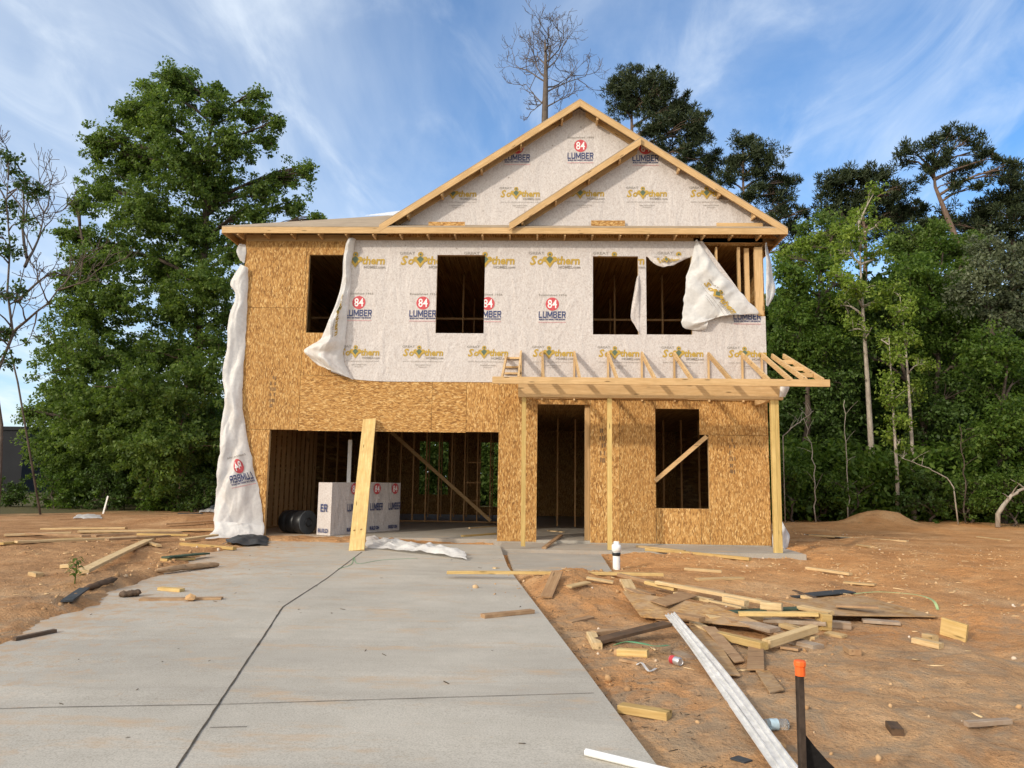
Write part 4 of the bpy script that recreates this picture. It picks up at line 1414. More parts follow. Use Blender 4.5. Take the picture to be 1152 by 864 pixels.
def board_mesh(L, w, t, seed, warp=.004):
    r = np.random.default_rng(seed)
    n = max(3, int(L / .25)); xs = np.linspace(-L / 2, L / 2, n + 1)
    m = MB(); c1, c2 = r.uniform(-1, 1, 2); b = min(t, w) * .08
    ring = [(-w / 2 + b, -t / 2), (w / 2 - b, -t / 2), (w / 2, -t / 2 + b), (w / 2, t / 2 - b), (w / 2 - b, t / 2), (-w / 2 + b, t / 2), (-w / 2, t / 2 - b), (-w / 2, -t / 2 + b)]
    sk = r.uniform(-.06, .06) * w
    for k, x in enumerate(xs):
        u = x / L * 2
        dz = warp * L * c1 * (1 - u * u); tw = .02 * c2 * u
        for (a, h) in ring: m.v.append((x + (sk * a / w if k in (0, n) else 0), a - h * tw, h + a * tw + dz))
    for k in range(n):
        for q in range(8): m.f.append((8 * k + q, 8 * k + (q + 1) % 8, 8 * k + 8 + (q + 1) % 8, 8 * k + 8 + q)); m.m.append(0)
    m.f.append(tuple(reversed(range(8)))); m.m.append(0)
    m.f.append(tuple(8 * n + q for q in range(8))); m.m.append(0)
    return m.mesh('board')


def log_mesh(L, w, t, seed):
    """an irregular, broken piece of trunk or branch"""
    r = np.random.default_rng(seed); m = MB(); m.smooth = True; n = 14; q = 9
    off = np.cumsum(r.normal(0, .12, (n + 1, 2)), 0) * w * .5
    for k in range(n + 1):
        x = -L / 2 + L * k / n; e = min(1, .45 + 4.0 * min(k, n - k) / n)
        for j in range(q):
            a = 2 * pi * j / q; rr = e * (1 + r.normal() * .16)
            m.v.append((x + r.normal() * L * .012, off[k, 0] + cos(a) * w * .55 * rr, off[k, 1] * .4 + sin(a) * t * .6 * rr))
    for k in range(n):
        for j in range(q): m.f.append((k * q + j, k * q + (j + 1) % q, (k + 1) * q + (j + 1) % q, (k + 1) * q + j)); m.m.append(0)
    m.f.append(tuple(reversed(range(q)))); m.m.append(0); m.f.append(tuple(n * q + j for j in range(q))); m.m.append(0)
    return m.mesh('log')


_bi = [100]


def board(px0, py0, px1, py1, w, t, mat, label, lift=0.0, cat='board', name='scrap_board', tilt=0.0, lift1=None, group='scrap lumber lying round the building site'):
    a = G(px0, py0, lift + t / 2); b = G(px1, py1, (lift if lift1 is None else lift1) + t / 2)
    _bi[0] += 1
    d = b - a; L = max(d.length, .05)
    me = log_mesh(L, w, t, _bi[0]) if name in ('muddy_log', 'fallen_branch') else board_mesh(L, w, t, _bi[0], .003 if L > .6 else 0)
    o = link(name, me, M[mat])
    xax = d.normalized(); up = Vector((0, 0, 1)); yax = up.cross(xax).normalized(); zax = xax.cross(yax)
    R = Matrix((xax, yax, zax)).transposed() @ Matrix.Rotation(tilt, 3, 'X')
    o.matrix_world = Matrix.Translation((a + b) / 2) @ R.to_4x4()
    return tag(o, label, cat, group)


def scrap_sheet(corners, lifts, mat, label, t=.012, name='scrap_sheet'):
    """a flat piece of sheet material; corners are where it lies in the photo"""
    P = [G(px, py, l) for (px, py), l in zip(corners, lifts)]
    c = sum(P, Vector()) / 4
    xax = (P[1] - P[0]).normalized(); n = (P[2] - P[0]).cross(P[3] - P[1]).normalized()
    if n.z < 0: n = -n
    yax = n.cross(xax).normalized(); xax = yax.cross(n)
    Rm = Matrix((xax, yax, n)).transposed()
    q = [Rm.transposed() @ (p - c) for p in P]
    if sum(q[k].x * q[(k + 1) % 4].y - q[(k + 1) % 4].x * q[k].y for k in range(4)) < 0: q = q[::-1]
    m = MB().add([(p.x, p.y, t / 2) for p in q] + [(p.x, p.y, -t / 2) for p in q], [(0, 1, 2, 3), (7, 6, 5, 4)] + [(k, k + 4, (k + 1) % 4 + 4, (k + 1) % 4) for k in range(4)])
    o = m.build(name, M[mat]); o.matrix_world = Matrix.Translation(c + Vector((0, 0, t / 2 + .004))) @ Rm.to_4x4()
    bevel(o, .002)
    return tag(o, label, 'sheet scrap', 'scrap lumber lying round the building site')


T2, W4, W6, W10 = .038, .089, .14, .235
B = board
# along the front of the house
B(503, 644, 746, 646.5, W4, T2, 'yellow', 'longest straight yellow stud lying across the driveway end below the porch', .06)
B(614.5, 672, 627, 643, W6, .02, 'brown', 'short brown board leaning over the dirt mound under the long yellow stud', .02, lift1=.09)
B(543, 693, 599, 687.5, W4, T2, 'brown', 'brown stud offcut alone on the right edge of the driveway')
B(582, 627, 611, 639, W4, T2, 'pale', 'pale offcut lying slantwise on the front walk')
B(556, 639, 573, 641, .06, .02, 'pale', 'small pale slat at the left edge of the front walk')
B(500, 615.5, 538, 617, W4, .02, 'pale', 'thin pale slat beside the crumpled plastic sheet')
B(612, 616.5, 631, 602, W4, T2, 'brown', 'brown offcut leaning on the step in front of the doorway', .0, lift1=.04)
B(617, 597, 634, 598.5, W4, .02, 'pale', 'small pale slat on the slab inside the front doorway')
B(717, 614.5, 770, 620, W4, T2, 'pale', 'pale stud on the porch slab, the one tucked behind the longer stud')
B(727, 618, 844, 629, W4, T2 * 1.4, 'yellow', 'long yellow stud on the porch slab between the middle and right posts')
B(465, 613, 540, 616, W4, .025, 'brown', 'brown slat on the concrete at the garage mouth behind the plastic sheet')
B(528, 594, 557, 592, .06, .025, 'pale', 'pale slat inside the garage against the right side, the farther one')
B(520, 603, 557, 600.5, W4, T2, 'yellow', 'yellow slat inside the garage against the right side, the nearer one')
B(784, 652, 835, 650.5, W6, .03, 'pale', 'pale splintered board half sunk in the dirt in front of the porch')
# the heap in the middle
scrap_sheet([(721, 694), (877, 711), (806, 682), (700, 667)], [.05, .06, .16, .10], 'osb_flat', 'largest brown sheet of OSB lying in the scrap heap')
scrap_sheet([(935, 694), (1056, 694.5), (970, 672), (876, 676)], [.09, .02, .03, .12], 'osb_flat', 'wide tan OSB sheet with a light edge at the right end of the heap')
scrap_sheet([(731, 677), (749, 683.5), (785, 671), (766, 667)], [.14, .14, .16, .16], 'brown', 'small square brown scrap lying on the top of the heap')
scrap_sheet([(813, 761.5), (833, 761), (796, 706), (775, 705)], [.01, .01, .05, .05], 'osb_flat', 'long OSB strip pointing down from the heap beside the vinyl strips')
scrap_sheet([(826, 747), (838, 745), (805, 707), (790, 706)], [.02, .01, .09, .09], 'brown', 'narrow dark strip lying right beside the long OSB strip')
scrap_sheet([(840, 755), (860, 755), (859, 726), (842, 726)], [.01, .01, .02, .02], 'brown', 'upright brown rectangle of board below the heap, pointing at the camera')
scrap_sheet([(866, 780.5), (882, 779), (866, 756), (850, 757)], [.0, .0, .0, .0], 'osb_flat', 'tan OSB rectangle lying loose farthest below the heap')
B(738, 655, 866, 679, W4, T2, 'pale', 'long thin pale stud running down the back of the heap', .12, lift1=.06)
B(696, 646.5, 761, 661, W4, T2, 'brown', 'brown stud at the far left top of the heap', .06)
B(727, 655, 760, 663, W4, T2, 'yellow', 'short yellow block at the upper left of the heap', .09)
B(704, 653, 713, 671, W6, T2, 'pale', 'short pale board at the left tip of the heap, pointing at the camera', .05)
B(716, 664, 735, 670, W4, T2, 'brown', 'short brown piece lying left of the square scrap', .06)
B(815, 673.5, 840, 679, W4, T2 * 1.6, 'pale', 'pale block lying behind the middle of the heap', .08)
B(797, 690, 906, 684, W6, .02, 'green', 'dark green treated board across the middle of the heap', .10)
B(831, 690.5, 920, 691, W4, T2, 'yellow', 'yellow stud lying level through the middle of the heap', .13)
B(796, 694.5, 865, 694.5, W6, T2, 'pale', 'wide pale stud under the level yellow stud', .08)
B(860, 697, 930, 701, W6, T2, 'grey', 'grey weathered board behind the upright block', .06)
B(921, 699, 932, 700, .12, .16, 'yellow', 'upright yellow block at the right front of the heap', .0, cat='block', name='wood_block')
B(933, 702, 957, 704, .10, .07, 'grey', 'pale grey block next to the upright yellow block', .0, cat='block', name='wood_block')
B(970, 698, 1012, 701, W6, .03, 'grey', 'flat grey board poking out under the wide tan sheet')
B(797, 711.5, 860, 727, W4, T2 * 1.6, 'yellow', 'bright yellow stud lying in front of the heap', .03)
B(862, 724, 916, 707, W4, T2 * 1.8, 'pale', 'stud with a red mark rising out of the front of the heap', .03, lift1=.07)
B(889, 720, 921, 728, W6, T2, 'grey', 'grey offcut lying under the stud with a red mark')
B(902, 716, 919, 719, .12, .05, 'pale', 'stubby pale offcut just right of the stud with a red mark', cat='block', name='wood_block')
B(845, 703, 885, 716, W6, T2, 'brown', 'brown board buried under the front of the heap', .03)
B(800, 684, 828, 700, W4, .02, 'brown', 'thin brown lath between the brown sheet and the green board', .10)
B(741, 696, 800, 705, W6, .02, 'brown', 'brown board just in front of the large brown sheet', .02)
B(856, 681, 880, 683, W4, T2 * 2, 'pale', 'pale block on the green board', .12, cat='block', name='wood_block')
B(940, 681, 988, 683, W6, .02, 'brown', 'brown slat lying on the wide tan sheet', .13)
# smaller pieces of the heap
for (x0_, y0_, x1_, y1_, w_, t_, mt, lf_, lb) in (
    (760, 668, 800, 676, W4, T2, 'pale', .12, 'pale stick at the back of the heap behind the square scrap'),
    (706, 662, 728, 672, W4, .02, 'brown', .10, 'thin brown piece at the left of the large brown sheet'),
    (770, 660, 815, 667, W4, T2, 'brown', .10, 'brown stud just behind the long thin pale stud'),
    (800, 676, 838, 684, W6, .02, 'pale', .13, 'pale lath across the right part of the large brown sheet'),
    (836, 700, 872, 709, W6, T2, 'grey', .07, 'grey board in the front middle of the heap'),
    (880, 703, 908, 711, W4, T2, 'pale', .04, 'pale offcut crossed under the stud with a red mark'),
    (868, 688, 905, 694, W6, .02, 'brown', .12, 'brown lath lying over the level yellow stud'),
    (900, 683, 935, 690, W4, T2, 'pale', .12, 'pale stud sloping from the green board to the upright block'),
    (820, 716, 850, 722, W6, .02, 'brown', .01, 'brown flat piece under the bright yellow stud'),
    (780, 700, 808, 714, W4, .02, 'pale', .06, 'pale lath between the long OSB strip and the bright yellow stud'),
    (752, 690, 790, 697, W4, T2, 'brown', .12, 'brown stud lying on the large brown sheet'),
    (905, 716, 925, 724, W4, T2, 'brown', .0, 'small brown offcut right of the grey offcut'),
    (880, 728, 900, 731, W6, .02, 'brown', .0, 'brown chip of board in front of the grey offcut'),
    (640, 700, 665, 694, W4, .02, 'brown', .0, 'brown lath alone left of the heap near the driveway edge'),
    (700, 742, 720, 746, .06, .02, 'brown', .0, 'brown splinter of board in front of the yellow block under the strap'),
    (930, 712, 950, 716, W4, .025, 'pale', .0, 'pale splinter right of the heap before the brown corner'),
    (760, 734, 778, 741, W4, .02, 'grey', .0, 'grey splinter left of the vinyl strips above the can'),
    (660, 650, 690, 655, W4, .02, 'pale', .02, 'pale slat on the dirt mound behind the heap'),
    (770, 640, 812, 643, W4, T2, 'pale', .0, 'pale stud on the dirt just before the porch slab'),
    (640, 660, 662, 655, W4, .02, 'pale', .03, 'thin pale slat lying on the crest of the dirt mound'),
    (950, 655, 985, 658, W4, .025, 'pale', .0, 'pale slat behind the black sheet')):
    B(x0_, y0_, x1_, y1_, w_, t_, mt, lb, lf_, tilt=random.uniform(-.15, .15))
# in front and to the left of the heap
B(673, 721, 751, 701.5, W6, .03, 'dark', 'dark curved board sloping from the heap to the left', .03, lift1=.12)
B(695, 733.5, 729, 735, W4, T2 * 1.5, 'yellow', 'yellow block under the green strap', cat='block', name='wood_block')
B(665, 714, 672, 727, W4, T2 * 1.5, 'pale', 'pale block on end at the far left of the scrap', cat='block', name='wood_block')
B(668, 712, 694, 709.5, W4, T2, 'brown', 'brown offcut behind the leftmost pale block', .02)
B(698, 796, 753, 805, W4, .05, 'yellow', 'thick yellow block nearest the driveway edge in front', cat='block', name='wood_block')
# to the right
B(908, 639, 957, 646, W4, T2, 'pale', 'lone pale stud right of the porch slab')
B(1059, 704, 1088, 713, .04, .17, 'yellow', 'pale rectangular block standing on its edge far right', cat='block', name='wood_block')
B(1028, 720, 1059, 727, W4, T2 * 1.3, 'pale', 'pale white-faced offcut in front of the block on edge', cat='block', name='wood_block')
B(1041, 716.5, 1052, 719, .08, .07, 'pale', 'small tan cube behind the white-faced offcut', cat='block', name='wood_block')
B(911, 602, 1021, 609, W6, T2, 'pale', 'long pale plank lying far right beyond the house corner')
B(911, 601.5, 952, 605, .3, .02, 'slate', 'dark sheet under the long far plank', name='scrap_board')
B(965, 613, 981, 615.5, W4, T2, 'pale', 'short pale offcut in front of the long far plank')
B(1087, 814.5, 1136, 811, .045, .03, 'grey', 'grey weathered stick lying alone at the lower right', cat='stick', name='stick')
B(1003, 815, 1010, 824, .07, .04, 'dark', 'dark stub of wood left of the grey stick', cat='block', name='wood_block')
B(955, 729, 962, 734, .1, .05, 'brown', 'brown corner of wood right of the heap', cat='block', name='wood_block')
B(1100, 604, 1135, 608, .1, .03, 'pale', 'small pale board near the trees at the far right')
B(890, 671, 956, 665, W10, .012, 'slate', 'black sheet curling behind the heap')
B(893, 664, 926, 676, .05, .012, 'dark', 'thin dark lath crossed over the black sheet', .06)
B(904, 671, 920, 676, W4, T2, 'pale', 'pale offcut under the crossed dark lath', .03)
# left of the driveway
B(204, 612, 264, 617, W4, T2 * 1.4, 'yellow', 'yellow stud right beside the foot of the hanging wrap', .01)
B(93, 643, 171, 606, W6, .045, 'pale', 'long pale plank lying slantwise on the left soil', .03)
B(5, 602, 80, 599.5, W6, T2, 'pale', 'pale plank at the far left end of the board pile', .02)
B(47, 595, 142, 594, W6, T2, 'pale', 'back plank of the left board pile')
B(0, 611.5, 91, 606, W6, T2, 'yellow', 'front left plank of the left board pile', .02)
B(88, 598, 243, 595.5, W10, T2, 'pale', 'wide plank that runs to the hanging wrap in the left board pile', .03)
B(91, 603, 204, 599, W6, T2, 'brown', 'brownish plank in the middle of the left board pile', .05)
B(18, 609.5, 152, 604.5, W6, T2, 'pale', 'long plank along the front of the left board pile', .04)
B(186, 589.5, 243, 586, W6, T2, 'brown', 'brown plank behind the left board pile near the wrap', .05)
B(155, 601, 212, 602, W4, T2, 'yellow', 'short yellow stud lying on the left board pile', .09)
B(120, 607, 190, 603, W4, T2, 'brown', 'thin stud crossing the right end of the left board pile', .08)
B(30, 600, 110, 603, W4, T2, 'brown', 'thin stud crossing the left end of the left board pile', .07)
B(205, 607, 243, 602, W6, T2, 'pale', 'short plank close to the wrap at the end of the left board pile', .06)
B(165, 610, 179, 614, W4, T2, 'pale', 'tiny pale offcut at the top end of the slanting plank', .02)
B(184, 630, 216, 628.5, W6, T2, 'yellow', 'pale block on the left edge of the driveway, under the green board')
B(186, 627, 232, 622.5, W6, .025, 'green', 'dark green board lying on the pale block by the driveway', .05)
B(176, 642, 248, 635, .11, .07, 'brown', 'gnarly muddy log on the left edge of the driveway', cat='log', name='muddy_log')
B(180, 662, 205, 664, W4, T2, 'yellow', 'small yellow block lying on the driveway at the left', cat='block', name='wood_block')
B(158, 674, 250, 673, .10, .025, 'brown', 'flat muddy board on the driveway at the left')
B(134, 669, 158, 667, .1, .06, 'dark', 'rotten lump of wood at the driveway edge', cat='log', name='muddy_log')
B(16, 719, 62, 709.5, .05, .03, 'dark', 'dark stick nearest the camera on the left edge of the driveway', cat='stick', name='stick')
B(75, 676, 95, 662, .11, .02, 'slate', 'grey metal-like slat tilted on the left driveway edge', .02, lift1=.06)
B(95, 662, 129, 651, .07, .06, 'dark', 'dark rotten branch behind the tilted slat', .02, cat='branch', name='fallen_branch')
B(200, 577.5, 228, 577.5, .2, .03, 'slate', 'dark board far left in front of the trees')
B(36, 645, 45, 647, .1, .05, 'pale', 'tiny pale scrap on the far left soil', cat='block', name='wood_block')
B(70, 637, 80, 636.5, .1, .05, 'pale', 'small pale chunk near the low end of the slanting plank', cat='block', name='wood_block')

# brick-red lump on the muddy board
p = G(214, 672, .04)
m = MB(); m.add([tuple(np.array(q) * np.array([.07, .05, .045]) * (1 + .2 * sin(7 * q[0] + 5 * q[1]))) for q in ico_v], [tuple(q) for q in ico_f]); o = m.build('clay_lump', M['rock']); o.location = p; tag(o, 'reddish clay lump on the muddy board on the driveway', 'clay lump')

# ================================================================== OTHER THINGS
# plank leaning against the garage header
a = G(401.5, 619.5); b_ = W(416, 472, -.06)
d = b_ - a; L = d.length
o = link('leaning_plank', board_mesh(L, .285, .038, 4, .001), M['yellow'])
xax = d.normalized(); nrm = Vector((0, -1, .14)); yax = nrm.cross(xax).normalized(); zax = xax.cross(yax)
o.matrix_world = Matrix.Translation((a + b_) / 2 + Vector((0, -.02, .0))) @ Matrix((xax, yax, zax)).transposed().to_4x4()
tag(o, 'wide pale plank leaning against the garage door header', 'plank')
m = MB()
for dx in (-.055, .075): m.lathe([(.0, .0212), (.022, .0212)], 12, 0, 'z', (-L / 2 + .48, dx, 0))
kn = m.build('knot', INK['brown'], o)

# wrapped tub unit inside the garage
c0 = G(362, 609); c1 = W(388, 611.5, c0.y)
BXc = W(388, 609, .35); 
box = empty('wrapped_box', (0, 0, 0), 'large box wrapped in white printed sheeting standing in the garage', 'wrapped box')
A0 = W(371, 609.5, .2); A1 = W(449, 598, 2.35); hgt = W(366, 543, .2).z
ax = Vector((A1.x - A0.x, A1.y - A0.y, 0)); bl = ax.length; ax.normalize(); ay = Vector((-ax.y, ax.x, 0)); dp = .40
# grid skinned box, slightly puckered


def skin_box(L, D, H, seed):
    vs = []; fs = []
    def face(o_, u, v, nu, nv, nrm):
        b = len(vs)
        for j in range(nv + 1):
            for i_ in range(nu + 1):
                p = o_ + u * (i_ / nu) + v * (j / nv)
                k = float(fbm(p.x * 3 + p.y * 2 + seed, p.z * 4 + p.y * 3, 3, seed)) * .016 * (sin(pi * i_ / nu) * sin(pi * j / nv)) ** .4 if 0 < i_ < nu and 0 < j < nv else 0
                vs.append(p + nrm * k)
        for j in range(nv):
            for i_ in range(nu):
                a_ = b + j * (nu + 1) + i_; fs.append((a_, a_ + 1, a_ + nu + 2, a_ + nu + 1))
    X, Y, Z = Vector((L, 0, 0)), Vector((0, D, 0)), Vector((0, 0, H)); O = Vector()
    face(O, X, Z, 26, 14, Vector((0, -1, 0))); face(O + Y + X, -X, Z, 26, 14, Vector((0, 1, 0)))
    face(O + Y, -Y, Z, 8, 14, Vector((-1, 0, 0))); face(O + X, Y, Z, 8, 14, Vector((1, 0, 0)))
    face(O + Z, X, Y, 20, 8, Vector((0, 0, 1)))
    me = bpy.data.meshes.new('wrapping'); me.from_pydata([tuple(q) for q in vs], [], fs); me.update()
    return me


me = skin_box(bl, dp, hgt, 4); bx = link('wrapping', me, M['wrap'], box)
box.matrix_world = Matrix.Translation((A0.x, A0.y, .004)) @ Matrix((ax, ay, Vector((0, 0, 1)))).transposed().to_4x4()
P = Print()
for k, cx in enumerate((.78, 1.62, 2.35)):
    cx = cx * bl / 2.6
    P.begin('lumber_logo')
    P.disc('red', cx, hgt - .14, .13); P.text('84', 'white', cx, hgt - .14, .17, .16, .012)
    block_word(P, 'LUMBER', 'navy', cx, hgt - .56, .46, .17)
    P.text('BUILD ON', 'navy', cx - .05, .10, .34, .09, .05)
for gi in range(3):
    fi = [k for k, q in enumerate(P.g) if q == gi]; vi = sorted({q for k in fi for q in P.f[k]}); mp = {q: n_ for n_, q in enumerate(vi)}
    m = bpy.data.meshes.new('lumber_logo')
    m.from_pydata([(P.v[q][0], -.02 + P.l[q], P.v[q][1]) for q in vi], [], [tuple(mp[q] for q in P.f[k]) for k in fi]); m.polygons.foreach_set('material_index', [P.m[k] for k in fi])
    link('lumber_logo', m, INKM, bx)
P = Print(); block_word(P, 'ER', 'navy', .20, hgt - .56, .2, .17); P.text('BUILD', 'navy', .20, .1, .3, .09, .03)
m = bpy.data.meshes.new('printed_lettering')
m.from_pydata([(-.02 + l, .40 - x, z) for (x, z), l in zip(P.v, P.l)], [], P.f); m.polygons.foreach_set('material_index', P.m)
link('printed_lettering', m, INKM, bx)
# white strip standing behind the box
p0 = W(388, 560, 1.6); p1 = W(391, 494, 1.6)
o = MB().box(-.045, .045, -.02, .02, 0, p1.z).build('white_post', M['white_paint']); o.location = (p0.x, 1.9, 0); tag(o, 'white upright strip standing behind the wrapped box', 'post')
# black drum lying inside the garage
p = W(332, 605, .55)
dr = empty('black_drum', (p.x - .05, .75, .262), 'black plastic drum lying on its side in the garage', 'drum')
dr.rotation_euler = (0, 0, rad(-28)); dr.scale = (1.28, 1.28, 1.28)
m = MB(); m.smooth = True
m.lathe([(0, -.27), (.17, -.27), (.195, -.25), (.2, -.1), (.192, -.09), (.2, -.08), (.2, .08), (.192, .09), (.2, .1), (.2, .24), (.19, .26)], 28, 0, 'x')
m.build('drum_shell', M['black'], dr)
m = MB(); m.lathe([(.19, .26), (.205, .265), (.205, .285), (.16, .29), (0, .292)], 28, 0, 'x'); m.build('lid', M['slate'], dr)
m = MB(); m.tube([(.3, .07 * cos(t), .07 * sin(t)) for t in np.linspace(0, 2 * pi, 17)], .01, 6); m.build('handle', M['black'], dr)
# crumpled plastic sheet on the concrete


crumple_f = crumple


def crumpled_sheet(corners, nu, nv, amp, name, label, cat, mat='film', seed=1, lift=.02):
    P = [G(*c) for c in corners]
    vs = []
    for j in range(nv):
        for i_ in range(nu):
            u = i_ / (nu - 1); t = j / (nv - 1)
            a_ = P[0].lerp(P[1], u); c_ = P[3].lerp(P[2], u); q = a_.lerp(c_, t)
            q = q.copy(); env = (sin(pi * (.04 + .92 * u)) * sin(pi * (.04 + .92 * t))) ** .5
            q.x += .07 * float(fbm(u * 4, t * 4 + 7, 2, seed + 2)); q.y += .10 * float(fbm(u * 5 + 3, t * 4, 2, seed + 4))
            q.z = top_z(q.x, q.y) + lift * env + amp * env * (max(0, .35 + .42 * float(crumple_f(np.array(q.x * 1.3), np.array(q.y * 1.6), seed))) * .9 + .25 * max(0, float(fbm(u * 4, t * 2, 2, seed + 8)))) + .004
            vs.append(tuple(q))
    i_ = np.arange(nu * nv).reshape(nv, nu)
    f = np.stack([i_[:-1, :-1], i_[1:, :-1], i_[1:, 1:], i_[:-1, 1:]], -1).reshape(-1, 4)
    o = link(name, np_mesh(name, np.array(vs), f[:, ::-1], True), M[mat]); return tag(o, label, cat)


crumpled_sheet([(411, 617), (524, 631), (520, 622), (412, 606)], 110, 40, .15, 'plastic_sheet', 'crumpled white plastic sheet on the concrete right of the leaning plank', 'plastic sheet', seed=5, lift=.03)
crumpled_sheet([(84, 583.5), (115, 584), (112, 580), (88, 580)], 26, 10, .05, 'plastic_sheet', 'small crumpled white sheet far left before the trees', 'plastic sheet', seed=9)
crumpled_sheet([(222, 577), (246, 578), (246, 570), (232, 573)], 26, 14, .2, 'plastic_sheet', 'white sheet end on the soil behind the hanging wrap', 'plastic sheet', seed=12)
crumpled_sheet([(250, 614), (300, 614), (304, 605), (262, 606)], 36, 14, .10, 'plastic_sheet', 'dark grey plastic under the foot of the hanging wrap', 'plastic sheet', 'slate', seed=15)
# clean-out pipe
p = g_flat(693.5, 640, -.05)
pc = empty('cleanout_pipe', (p.x, p.y, p.z - .1), 'white upright drain pipe with a black band in front of the porch', 'pipe')
hh = W(693, 609, p.y).z - p.z + .1
r_ = .058
m = MB(); m.smooth = True; m.lathe([(r_, 0), (r_, hh - .12)], 20); m.build('pipe', M['pvc'], pc)
m = MB(); m.smooth = True; m.lathe([(r_ + .004, hh - .16), (r_ + .016, hh - .155), (r_ + .016, hh - .06), (r_ + .004, hh - .05), (r_ - .014, hh - .045), (r_ - .014, hh - .005), (r_ - .024, hh), (0, hh)], 20); m.build('cap', M['pvc'], pc)
m = MB(); m.smooth = True; m.lathe([(r_ + .002, hh - .225), (r_ + .009, hh - .222), (r_ + .009, hh - .175), (r_ + .002, hh - .172)], 20); m.build('rubber_band', M['black'], pc)
# vinyl strips
E0 = [(749, 697), (756, 697.5), (763, 699)]
for k, (a, b_) in enumerate((((750, 696), (868, 866)), ((753.5, 697), (877.5, 867)), ((757.5, 697), (887, 868)))):
    pts = []
    A = G(*a, .14); Bp = G(*b_, .03)
    for s_ in range(0, 23):
        t = s_ / 20; q = A.lerp(Bp, t)
        q.x += .035 * sin(pi * min(t, 1)) + .006 * sin(t * 7 + k * 2); q.z += .03 + .01 * k - .02 * sin(pi * min(t, 1))
        pts.append(q)
    # J shaped trim profile
    prof = [(-.018, 0), (.018, 0), (.018, .008), (-.008, .010), (-.008, .024), (-.018, .024)]
    m = MB(); n = len(prof)
    for i_, q in enumerate(pts):
        d = (pts[min(i_ + 1, len(pts) - 1)] - pts[max(i_ - 1, 0)]).normalized(); s_ = d.cross(Vector((0, 0, 1))).normalized(); u = s_.cross(d)
        for (aa, hh_) in prof: m.v.append(tuple(q + s_ * aa + u * hh_))
    for i_ in range(len(pts) - 1):
        for j in range(n): m.f.append((i_ * n + j, i_ * n + (j + 1) % n, (i_ + 1) * n + (j + 1) % n, (i_ + 1) * n + j)); m.m.append(0)
    m.f.append(tuple(reversed(range(n)))); m.m.append(0)
    o = m.build('vinyl_strip', M['vinyl'])
    tag(o, ('white vinyl strip on the left of the three long ones running from the heap', 'middle one of the three long white vinyl strips', 'white vinyl strip on the right of the three long ones, nearest the stake')[k], 'vinyl strip', 'long white vinyl trim strips')
# white pipe at the driveway edge
A = g_flat(659, 846, .02); Bp = g_flat(742, 866, .02)
m = MB(); m.smooth = True; d = (Bp - A).normalized()
m.tube([A, A.lerp(Bp, .5), Bp + d * .35], .019, 14, cap=False); m.tube([Bp + d * .35, A], .0165, 14, cap=False)
o = m.build('white_pipe', M['pvc']); tag(o, 'white plastic pipe lying at the bottom edge of the driveway', 'pipe')
# silt fence stake
d = ray(900, 752); q = CAM_LOC + d * (3.15 / d.dot(CAM_ROT @ Vector((0, 0, -1))))
zb = float(gh(np.array(q.x), np.array(q.y)))
st = empty('fence_stake', (q.x, q.y, zb), 'dark stake with an orange safety cap standing in the soil', 'stake')
hs = W(900, 757, q.y).z - zb
m = MB().box(-.012, .012, -.012, .012, -.1, hs); m.box(-.017, .017, .0122, .016, -.1, hs - .004)
bevel(m.build('stake', M['stake'], st), .002)
m = MB(); m.smooth = False
m.lathe([(.0175, hs - .012), (.0215, hs - .010), (.0215, hs + .026), (.025, hs + .03), (.025, hs + .044), (.022, hs + .05), (0, hs + .051)], 10)
m.build('safety_cap', M['orange'], st)
# black fabric: thin sheet with thickness, sagging from the stake to the ground at the right


def fabric():
    vs = []; nu, nv = 26, 12
    zt = W(903, 826, q.y).z
    for j in range(nv):
        for i_ in range(nu):
            u = i_ / (nu - 1); t = j / (nv - 1)
            x = .014 + u * 1.2; y = .02 + .10 * u + .03 * sin(u * 9)
            top = (zt - zb) * max(.12, (1 - u * 5.0 * (1 - .5 * u))) if u < .3 else (zt - zb) * .12
            top = (zt - zb) * max(.1, math.exp(-u * 3.2))
            z = top * (1 - t) - .08 * t
            y += .02 * float(fbm(u * 6, t * 4, 3, 4)) + .05 * t
            vs.append((x, y, z))
    i_ = np.arange(nu * nv).reshape(nv, nu)
    f = np.stack([i_[:-1, :-1], i_[1:, :-1], i_[1:, 1:], i_[:-1, 1:]], -1).reshape(-1, 4)
    return np_mesh('silt_fabric', np.array(vs), f, True)


link('silt_fabric', fabric(), M['fabric'], st)
# water bottle
p = G(868, 815, .034)
bt = empty('water_bottle', p, 'clear empty water bottle with a blue label on the soil left of the stake', 'bottle'); bt.rotation_euler = (0, 0, rad(-172))
m = MB(); m.smooth = True; m.lathe([(0, -.1), (.028, -.1), (.032, -.09), (.032, -.03), (.029, -.02), (.032, -.01), (.032, .04), (.022, .075), (.013, .085), (.013, .1)], 18, 0, 'x'); m.build('bottle_body', M['clear'], bt)
m = MB(); m.smooth = True; m.lathe([(.0332, -.035), (.0332, .015)], 18, 0, 'x'); m.build('paper_label', M['label_blue'], bt)
m = MB(); m.smooth = True; m.lathe([(.0145, .088), (.0145, .104), (0, .105)], 14, 0, 'x'); m.build('bottle_cap', M['pvc'], bt)
